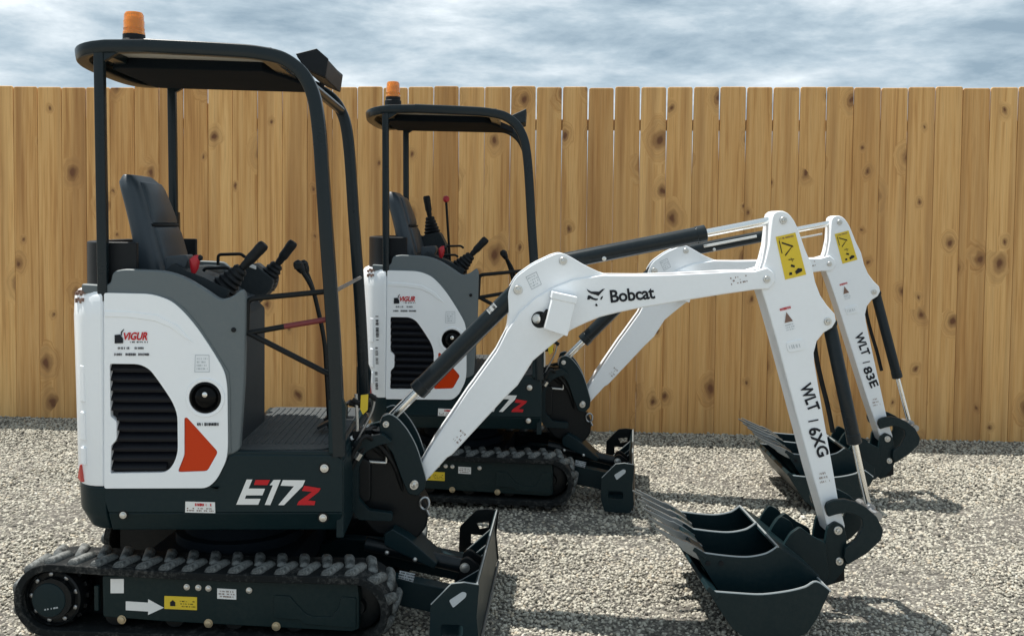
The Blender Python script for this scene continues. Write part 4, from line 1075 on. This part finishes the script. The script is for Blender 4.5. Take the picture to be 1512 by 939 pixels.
    for (u0, v0, u1, v1) in ((538, 681, 570, 683),):
        p0, p1 = T(u0, v0, -.10), T(u1, v1, -.10); mb = MB(); mb.cyl((p0[0], -.10, p0[1]), (p1[0], -.10, p1[1]), .008, 10); mb.cyl((p1[0], -.10, p1[1]), (p1[0]+.002, -.10, p1[1]+.035), .007, 10); B(mb, 'grease_line', 'zinc', root, 0)
    ra, rz_ = T(627, 742, -.09)
    mb = MB(); mb.tube([(ra+.020*cos(th), -.10+.003*sin(th*2), rz_+.026*sin(th)) for th in [2*pi*k/20 for k in range(21)]], .006, 8, cap=False); B(mb, 'lifting_ring', 'worn_steel', root, 0)
    mb = MB(); mb.tube([(ra+.008, -.10, rz_-.024), (ra+.02, -.10, rz_-.05)], .007, 8); B(mb, 'ring_shackle', 'worn_steel', root, 0)
    # hoses from the deck to the boom
    rh = random.Random(17)
    for k in range(11):
        y0_ = -.19+k*.032
        pts = [(.485, y0_*1.1, .66+rh.uniform(-.10, .06)), (.535+rh.uniform(-.015, .02), y0_, .715+rh.uniform(-.05, .05)), (.61+rh.uniform(-.02, .02), y0_*.75, .70+rh.uniform(-.05, .05)), (.665+rh.uniform(-.03, .02), y0_*.55, .61+rh.uniform(-.06, .06)), (.71, y0_*.4, .53+rh.uniform(-.03, .03))]
        mb = MB(); mb.tube(spline(pts, 6), rh.choice((.010, .012, .014)), 9); hs = B(mb, 'hose', 'hose_rubber', root, 0)
        c_ = Vector(spline(pts, 6)[4]); d2 = (Vector(spline(pts, 6)[5])-c_).normalized()
        mb = MB(); mb.cyl(c_-d2*.015, c_+d2*.015, .0165, 6); B(mb, 'hose_fitting', 'zinc' if k % 3 else 'black_steel', hs, .001)
    # low casting lip in front of the deck, and the dark guard plates beside the king pin
    lipc = TL([(508, 668), (520, 652), (545, 644), (566, 640), (580, 652), (560, 656), (540, 666), (530, 690), (530, 735), (545, 752), (580, 756), (580, 768), (530, 766), (512, 740)], -.15)
    mb = MB(); mb.prism(fillet(lipc, .012, 3), -.165, -.13); B(mb, 'guard_casting', 'dark_green', root, .005)
    mb = MB(); mb.prism(fillet(lipc, .012, 3), .13, .165); B(mb, 'guard_casting', 'dark_green', root, .005)
    for k, (pts, m_) in enumerate((([(520, 590), (532, 595), (545, 584), (556, 590)], 'hose_rubber'), ([(517, 668), (530, 645), (548, 610), (553, 585)], 'worn_steel'), ([(523, 585), (525, 630), (524, 660)], 'zinc'), ([(512, 600), (530, 604), (545, 602)], 'hose_rubber'))):
        mb = MB(); mb.tube(spline([(T(u, v, -.2)[0], -.2+k*.03, T(u, v, -.2)[1]) for u, v in pts], 6), (.011, .005, .007, .014)[k], 9); B(mb, 'hose', m_, root, 0)
    tg = TL([(533, 583), (544, 582), (543, 605), (536, 612), (532, 604)], -.21); mb = MB(); mb.prism(tg, -.215, -.209); B(mb, 'yellow_tag', 'sticker_yellow', root, .001)
    mb = MB(); tb = T(548, 600, 0)
    for k in range(3): mb.box((.525+k*.022, -.12+k*.07, .755-.01*k), (.05, .055, .05))
    B(mb, 'valve_block', 'black_steel', root, .004)

    # ---------------------------------------------------------- boom
    bm_o = TL([(622, 684), (641, 651), (691, 577), (698, 568), (733, 519), (748, 490), (766, 462), (790, 440), (815, 425), (846, 413), (891, 406), (945, 406.5), (990, 405.5), (1060, 402), (1082, 400.6), (1114, 400.6), (1133, 395), (1144, 403), (1145.5, 416), (1136, 427), (1116, 428), (1070, 434.5), (1015, 443.3), (940, 456), (913, 461.7), (886, 468.4), (864, 477.4), (844, 487), (828, 499), (807, 516), (787, 533), (764.5, 569), (742, 583.5) if False else (745, 588), (683, 655), (667, 672), (660, 676), (631, 708), (617, 722), (606, 716), (606, 704)], -.082)
    mb = MB(); mb.prism(bm_o, -.082, .082); boom = B(mb, 'boom', 'boom_white', root, .007, seg=3)
    ear_o = TL([(733, 519), (749, 487), (751.5, 461), (750, 436), (753, 424), (763, 408), (787.5, 390), (817, 376), (830, 373), (844, 380), (864, 392), (891, 404.5), (913, 409), (880, 420), (800, 470), (760, 510)], -.066)
    for ya in (-.070, .058):
        mb = MB(); mb.prism(fillet(ear_o, [0, .03, .03, .02, .02, .02, .03, .03, .02, .02, .04, .04, 0, 0, 0, 0], 4), ya, ya+.012); er = B(mb, 'boom_ear', 'boom_white', boom, .003)
        if ya < 0:
            pin(er, *T(765, 428, -.07), -.071, .017); pin(er, *T(831.5, 385.5, -.07), -.071, .015)
            q = quad([(785, 428), (800, 420), (792, 401), (776, 409)], -.0712)
            mb = MB()
            for (s0_, t0_, s1_, t1_) in ((0, 0, 1, .05), (0, .95, 1, 1), (0, 0, .05, 1), (.95, 0, 1, 1)): flat_polys(mb, [[map_quad(p, q) for p in ((s0_, t0_), (s1_, t0_), (s1_, t1_), (s0_, t1_))]], -.0713)
            B(mb, 'symbol_frame', 'sticker_grey', boom, 0); tiny(boom, [map_quad(p, q) for p in ((.1, .1), (.9, .1), (.9, .9), (.1, .9))], -.0713, 4, 31, 'sticker_grey')
    yb_ = -.0845
    # hose window in the boom with coupling, and the lamp box beside it
    hw = T(797, 472, yb_)
    mb = MB(); mb.lathe([(.036, -.03), (.036, .0015), (.030, .002)], (hw[0], -.082, hw[1]), (0, -1, 0), 24); B(mb, 'hose_window', 'black_plastic', boom, 0)
    mb = MB(); mb.lathe([(.02, 0), (.02, .012), (.012, .02)], (hw[0]-.010, -.084, hw[1]+.004), (-.4, -1, .1), 14); B(mb, 'coupling', 'zinc', boom, 0)
    for k in range(3):
        mb = MB(); mb.tube(spline([(hw[0]-.01, -.085, hw[1]-.014+.012*k), (hw[0]+.012, -.105, hw[1]+.002+.010*k), (hw[0]+.03, -.10, hw[1]+.012+.016*k)], 5), .006, 8); B(mb, 'hose', 'hose_rubber', boom, 0)
    lb = TL([(818, 432), (851.5, 439.5), (838, 497), (804, 486)], -.165)
    mb = MB(); mb.prism(fillet(lb, .006, 3), -.165, -.088); lbx = B(mb, 'boom_lamp_box', 'white_paint', boom, .004)
    lid = TL([(816, 431), (853, 439), (850.5, 449), (814, 441)], -.168)
    mb = MB(); mb.prism(lid, -.169, -.086); B(mb, 'boom_lamp_lid', 'white_paint', boom, .003)
    mb = MB(); mb.box((hw[0]+.05, -.088, hw[1]+.02), (.05, .02, .05)); B(mb, 'lamp_bracket', 'black_steel', boom, .003)
    # wordmark and cat's-head mark
    mb = MB(); text_on(mb, 'Bobcat', quad([(902, 447.5), (968, 441), (964.5, 422.5), (900, 428.5)], yb_), yb_, bold=.025, space=.96); B(mb, 'brand_lettering', 'print_black', boom, 0)
    def E(pts): return TL([(860+p[0]/11.63, 410+p[1]/11.63) for p in pts], yb_)
    mb = MB(); flat_polys(mb, [E([(72, 195), (150, 238), (220, 238), (285, 240), (340, 200), (388, 188), (330, 250), (275, 315), (225, 295), (150, 275), (100, 245)]),
                               E([(95, 305), (130, 305), (190, 345), (240, 360), (265, 355), (262, 385), (225, 392), (170, 375), (130, 360), (120, 378), (80, 375)]),
                               E([(318, 335), (352, 312), (350, 340), (325, 382), (305, 378)]), E([(218, 470), (235, 438), (262, 470), (255, 492), (228, 490)])], yb_)
    B(mb, 'brand_emblem', 'print_black', boom, 0)
    tiny(boom, quad([(668, 650), (676, 657), (689, 640), (681, 633)], yb_), yb_, 4, 41, 'print_brown', fill=.35)
    tiny(boom, quad([(1080, 422), (1104, 417), (1102, 405), (1078, 409)], yb_), yb_, 3, 42, 'print_brown', fill=.3)
    pin(boom, *T(1132.5, 412.5, yb_), -.083, .013); pin(boom, *T(612, 713, yb_), -.119, .016)
    mb = MB(); mb.cyl((T(1132.5, 412.5, yb_)[0], -.08, T(1132.5, 412.5, yb_)[1]), (T(1132.5, 412.5, yb_)[0], .08, T(1132.5, 412.5, yb_)[1]), .018); B(mb, 'arm_pivot', 'worn_steel', boom, 0)
    def ram(p0, p1, frac, rb_, rr_, y, name, xf=None, eye0=.0, xf1=None):
        a, b = Vector((p0[0], y, p0[1])), Vector((p1[0], y, p1[1])); d_ = (b-a).normalized(); L_ = (b-a).length
        mb = MB(); mb.lathe([(rb_*.8, 0), (rb_, .008), (rb_, L_*frac-.045), (rb_*1.07, L_*frac-.043), (rb_*1.07, L_*frac-.004), (rb_*.9, L_*frac)], a, d_, 24)
        mb.cyl(a+Vector((0, -.04, 0)), a+Vector((0, .04, 0)), rb_*.8, 18)
        c = B(mb, name, 'cylinder_black', root, .001, xf)
        mb = MB(); mb.cyl(a+d_*L_*frac*.9, b-d_*.02, rr_, 20); B(mb, 'rod', 'chrome', c, 0, xf)
        mb = MB(); mb.cyl(b+Vector((0, -.035, 0)), b+Vector((0, .035, 0)), rr_*1.45, 18); B(mb, 'rod_eye', 'worn_steel', c, .002, xf)
        return c, a, d_, L_
    # boom cylinder: barrel towards the boom's ear, rod towards the swing bracket
    c, a, d_, L_ = ram(T(765, 428, 0), T(572, 622, 0), .775, .040, .0215, 0, 'boom_cylinder')
    lbq = [a+d_*.14+Vector((0, -.041, 0))]
    q = quad([(718, 458), (723, 464), (734, 453), (729, 447)], -.04)
    sticker(c, q, -.0415, 'sticker_white'); tiny(c, q, -.0435, 2, 51)
    c, a, d_, L_ = ram(T(831, 386, 0), T(1153, 323, 0), .655, .036, .018, 0, 'arm_cylinder')
    bolt(c, *T(892, 382, -.035), -.035, .007)
    mb = MB(); p0, p1 = T(1040, 364, .02), T(1118, 349, .02); mb.cyl((p0[0], .03, p0[1]), (p1[0], .03, p1[1]), .006, 8); B(mb, 'feed_pipe', 'zinc', c, 0)

    # ---------------------------------------------------------- arm
    yA = -.066
    arm_o = TL([(1140.5, 322), (1142, 316.5), (1146, 313), (1151, 311.5), (1157, 311.8), (1163, 314.5), (1168, 319), (1173, 326), (1178, 336), (1189, 368), (1199, 391), (1204, 416), (1211.5, 436), (1221.5, 451), (1233, 463.5), (1235, 474), (1229, 484), (1216.5, 491.5), (1206.5, 504), (1202, 521), (1203, 535), (1215.5, 610), (1231, 697), (1238, 738), (1248, 776), (1245, 792), (1234, 796), (1225, 788), (1198.5, 697), (1146, 500), (1131, 448), (1125, 430), (1122, 416), (1123, 404), (1130, 386), (1136, 362), (1139, 335)], yA)
    mb = MB(); mb.prism(arm_o, yA, -yA); arm = B(mb, 'arm', 'boom_white', root, .007, AX, seg=3)
    # doubler plates at the top and cylinder ear
    ya_ = yA-.0025
    pin(arm, *T(1156.5, 325.5, yA), yA-.002, .014, AX); pin(arm, *T(1222, 474.5, yA), yA-.002, .014, AX)
    dbl = TL([(1127, 428), (1174, 424), (1182, 470), (1196, 560), (1180, 560), (1146, 492)], yA)
    q = quad([(1159.5, 413), (1190.5, 405.5), (1174.5, 343.5), (1145.5, 350)], ya_)
    sticker(arm, q, yA-.001, 'sticker_yellow', AX, 'safety_decal')
    mb = MB(); yq = yA-.004
    def Q(pts): return [map_quad(p, q) for p in pts]
    flat_polys(mb, [Q([(.22, .86), (.72, .72), (.72, .68), (.22, .82)]), Q([(.72, .72), (.25, .52), (.25, .56), (.66, .71)]), Q([(.10, .90), (.14, .90), (.14, .60), (.10, .60)]),
                    Q([(.55, .06), (.85, .10), (.88, .16), (.70, .19), (.52, .13)]), Q([(.22, .08), (.36, .07), (.38, .13), (.26, .14)]), Q([(.38, .26), (.55, .22), (.58, .27), (.42, .31)]), Q([(.35, .42), (.62, .40), (.62, .42), (.35, .44)]), Q([(.48, .46), (.52, .36), (.54, .36), (.50, .46)])], yq)
    if True:
        B(mb, 'decal_drawing', 'print_black', arm, 0, AX)
    tiny(arm, Q([(.12, .90), (.88, .90), (.88, .97), (.12, .97)]), yq, 1, 61, 'print_brown', AX)
    q2 = quad([(1160, 490), (1176, 486), (1167, 451), (1151, 455)], ya_)
    tiny(arm, [map_quad(p, q2) for p in ((0, .86), (1, .86), (1, 1), (0, 1))], yq+.001, 1, 62, 'print_red', AX, ht=.8, fill=.9)
    mb = MB(); flat_polys(mb, [[map_quad(p, q2) for p in ((.12, .36), (.88, .36), (.5, .78))]], yq+.001); B(mb, 'warning_triangle', 'print_brown', arm, 0, AX)
    tiny(arm, [map_quad(p, q2) for p in ((.1, 0), (.9, 0), (.9, .3), (.1, .3))], yq+.001, 3, 63, 'sticker_grey', AX)
    pl_ = TL([(1160, 506), (1186, 500), (1189, 516), (1164, 521)], ya_); mb = MB(); mb.prism(fillet(pl_, .012, 4), yA-.005, yA+.002); B(mb, 'cast_plate', 'boom_white', arm, .002, AX)
    tiny(arm, quad([(1166, 516), (1184, 513), (1182, 506), (1164, 509)], ya_), yA-.0065, 1, 64, 'sticker_grey', AX, ht=.8)
    # black number lettering running down the arm
    if not second:
        parts_ = [('WLT', (1188.5, 567), (1203, 606)), ('I', (1200.8, 620), (1201.2, 622)), ('6XG', (1201, 631), (1217, 673))]
    else:
        parts_ = [('WLT', (1186, 560), (1201, 606)), ('I', (1200, 620), (1200.4, 622)), ('83E', (1200, 631), (1216, 673))]
    for s_, (u0, v0), (u1, v1) in parts_:
        # text runs down the arm; its top faces right
        dx, dy = u1-u0, v1-v0; ln = sqrt(dx*dx+dy*dy); w_ = 18.0 if s_ != 'I' else 15
        nx, ny = dy/ln*w_/2, -dx/ln*w_/2
        q = quad([(u0-nx, v0-ny), (u1-nx, v1-ny), (u1+nx, v1+ny), (u0+nx, v0+ny)], ya_)
        mb = MB(); text_on(mb, s_, q, yq+.001, bold=.028); B(mb, 'arm_lettering', 'print_black', arm, 0, AX)
    tiny(arm, quad([(1211, 715), (1226, 712), (1222, 694), (1207, 697)], ya_), yq+.001, 3, 66, 'print_brown', AX, fill=.3)
    # bucket cylinder
    ram(T(1224, 476, 0), T(1282, 748, 0), .655, .030, .0145, 0, 'bucket_cylinder', AX)
    mb = MB(); mb.tube(spline([(T(u, v, 0)[0], .035, T(u, v, 0)[1]) for u, v in ((1207, 492), (1208, 520), (1216, 560), (1226, 600), (1234, 640))], 5), .011, 8); B(mb, 'hose', 'hose_rubber', root, 0, AX)
    # curved link between cylinder, hitch and arm
    ck = [(1219, 750), (1222, 742), (1232, 738), (1248, 737), (1264, 741), (1279, 749), (1295, 763), (1304.5, 783), (1301, 797), (1281, 816), (1251, 834), (1246, 822), (1248, 808), (1264, 797), (1274, 778), (1273, 766), (1262, 759), (1250, 756.5), (1236, 759), (1223, 763)]
    for ya in (-.112, .086):
        po = TL(ck, -.11)
        mb = MB(); mb.prism(fillet(po, .008, 3), ya, ya+.026); lk = B(mb, 'bucket_link', 'bucket_paint', root, .004, AX)
    mb = MB(); pc = T(1282, 752, 0); mb.cyl((pc[0], -.108, pc[1]), (pc[0], .108, pc[1]), .02); B(mb, 'link_pin', 'worn_steel', root, 0, AX)
    hi = TL([(1218, 800), (1222, 778), (1234, 770), (1246, 776), (1250, 792), (1252, 830), (1246, 842), (1229, 863), (1215, 864)], -.085)
    for ya in (-.086, .062):
        mb = MB(); mb.prism(fillet(hi, .010, 4), ya, ya+.024); hp_ = B(mb, 'hitch_plate', 'bucket_paint', root, .004, AX)
        if ya < 0: pin(hp_, *T(1237.5, 783, -.09), -.087, .016, AX); pin(hp_, *T(1239.5, 828.5, -.09), -.087, .015, AX)
    mb = MB()
    for u, v in ((1237.5, 783), (1239.5, 828.5)):
        p = T(u, v, -.08); mb.cyl((p[0], -.085, p[1]), (p[0], .085, p[1]), .018)
    hb = TL([(1212, 800), (1240, 800), (1240, 850), (1212, 858)], 0); mb.prism(hb, -.06, .06); B(mb, 'hitch_body', 'black_steel', root, .004, AX)
    # the bucket on the hitch
    bk = empty('bucket'); bk.parent = root
    ears = [(TL([(1150, 812), (1166, 786), (1180, 776), (1198, 790), (1218, 800), (1222, 850), (1205, 868), (1180, 850)], -.10), ye, ye+.022) for ye in (-.115, .093)]
    bucket_pieces(bk, B_prof, B_rim, YB0, YB1, .012, 5, True, ears, B_tooth, AX)
    for u, v in ((1003, 752), (1025, 752)): pass
    for k in (0, 1):
        a, z = B_lip[0]+.055+.055*k, B_lip[1]-.045
        mb = MB(); mb.lathe([(.010, 0), (.010, .003)], (a, YB0-.001, z), (0, -1, 0), 14); B(mb, 'bolt_hole', 'black_plastic', bk, 0, AX)
        mb = MB(); mb.lathe([(.009, 0), (.009, .006), (.004, .008)], (B_lip[0]+.05+.06*k, YB1-.016, B_lip[1]-.035), (0, -1, 0), 12); B(mb, 'bolt', 'zinc', bk, 0, AX)
    return root, AX

def loose_buckets(pos, yaw, AX, names):
    # narrow digging bucket standing inside the one on the hitch, and wide toothless bucket under both
    an = empty('narrow_bucket', (pos[0], pos[1], 0), radians(yaw)); tag(an, names[0], 'bucket', 'loose buckets nested under the excavator arms')
    sh = lambda pts: [(p[0]-.004, p[1]+.020) for p in pts]
    cen = Vector((sum(p[0] for p in B_prof)/len(B_prof), sum(p[1] for p in B_prof)/len(B_prof)))
    sm = lambda pts: [(cen.x+(p[0]-cen.x)*.93-.006, cen.y+(p[1]-cen.y)*.93+.020) for p in pts]
    ears = [(sm(TL([(1150, 812), (1160, 792), (1172, 776), (1190, 786), (1196, 806), (1180, 830)], -.10)), ye, ye+.018) for ye in (.03, .20)]
    bucket_pieces(an, sm(B_prof), sm(B_rim), -.015, .265, .010, 3, True, ears, B_tooth, AX, .030)
    wd = empty('wide_bucket', (pos[0], pos[1], 0), radians(yaw)); tag(wd, names[1], 'bucket', 'loose buckets nested under the excavator arms')
    bucket_pieces(wd, C_prof, C_rim, YC0, YC1, .010, 0, True, [], (-.05, .04), None)

P1, Y1 = (-1.171, 4.29), 2.1
P2, Y2 = (-.310, 6.273), -1.4
m1, ax1 = excavator(P1, Y1, -3.5, 0.0, False)
tag(m1, 'white and dark green mini excavator with big black hood on its canopy front', 'excavator', 'mini excavators parked in the yard')
m2, ax2 = excavator(P2, Y2, -7.0, -2.4, True)
tag(m2, 'white and dark green mini excavator with slim red knobbed lever, parked beside the fence', 'excavator', 'mini excavators parked in the yard')
loose_buckets(P1, Y1, ax1, ('narrow toothed bucket nested in the bucket of the excavator with black canopy hood', 'wide toothless bucket on gravel under the bucket of the hooded excavator'))
loose_buckets(P2, Y2, ax2, ('narrow toothed bucket nested in the bucket of the excavator beside the fence', 'wide toothless bucket on gravel under the bucket of the excavator beside the fence'))
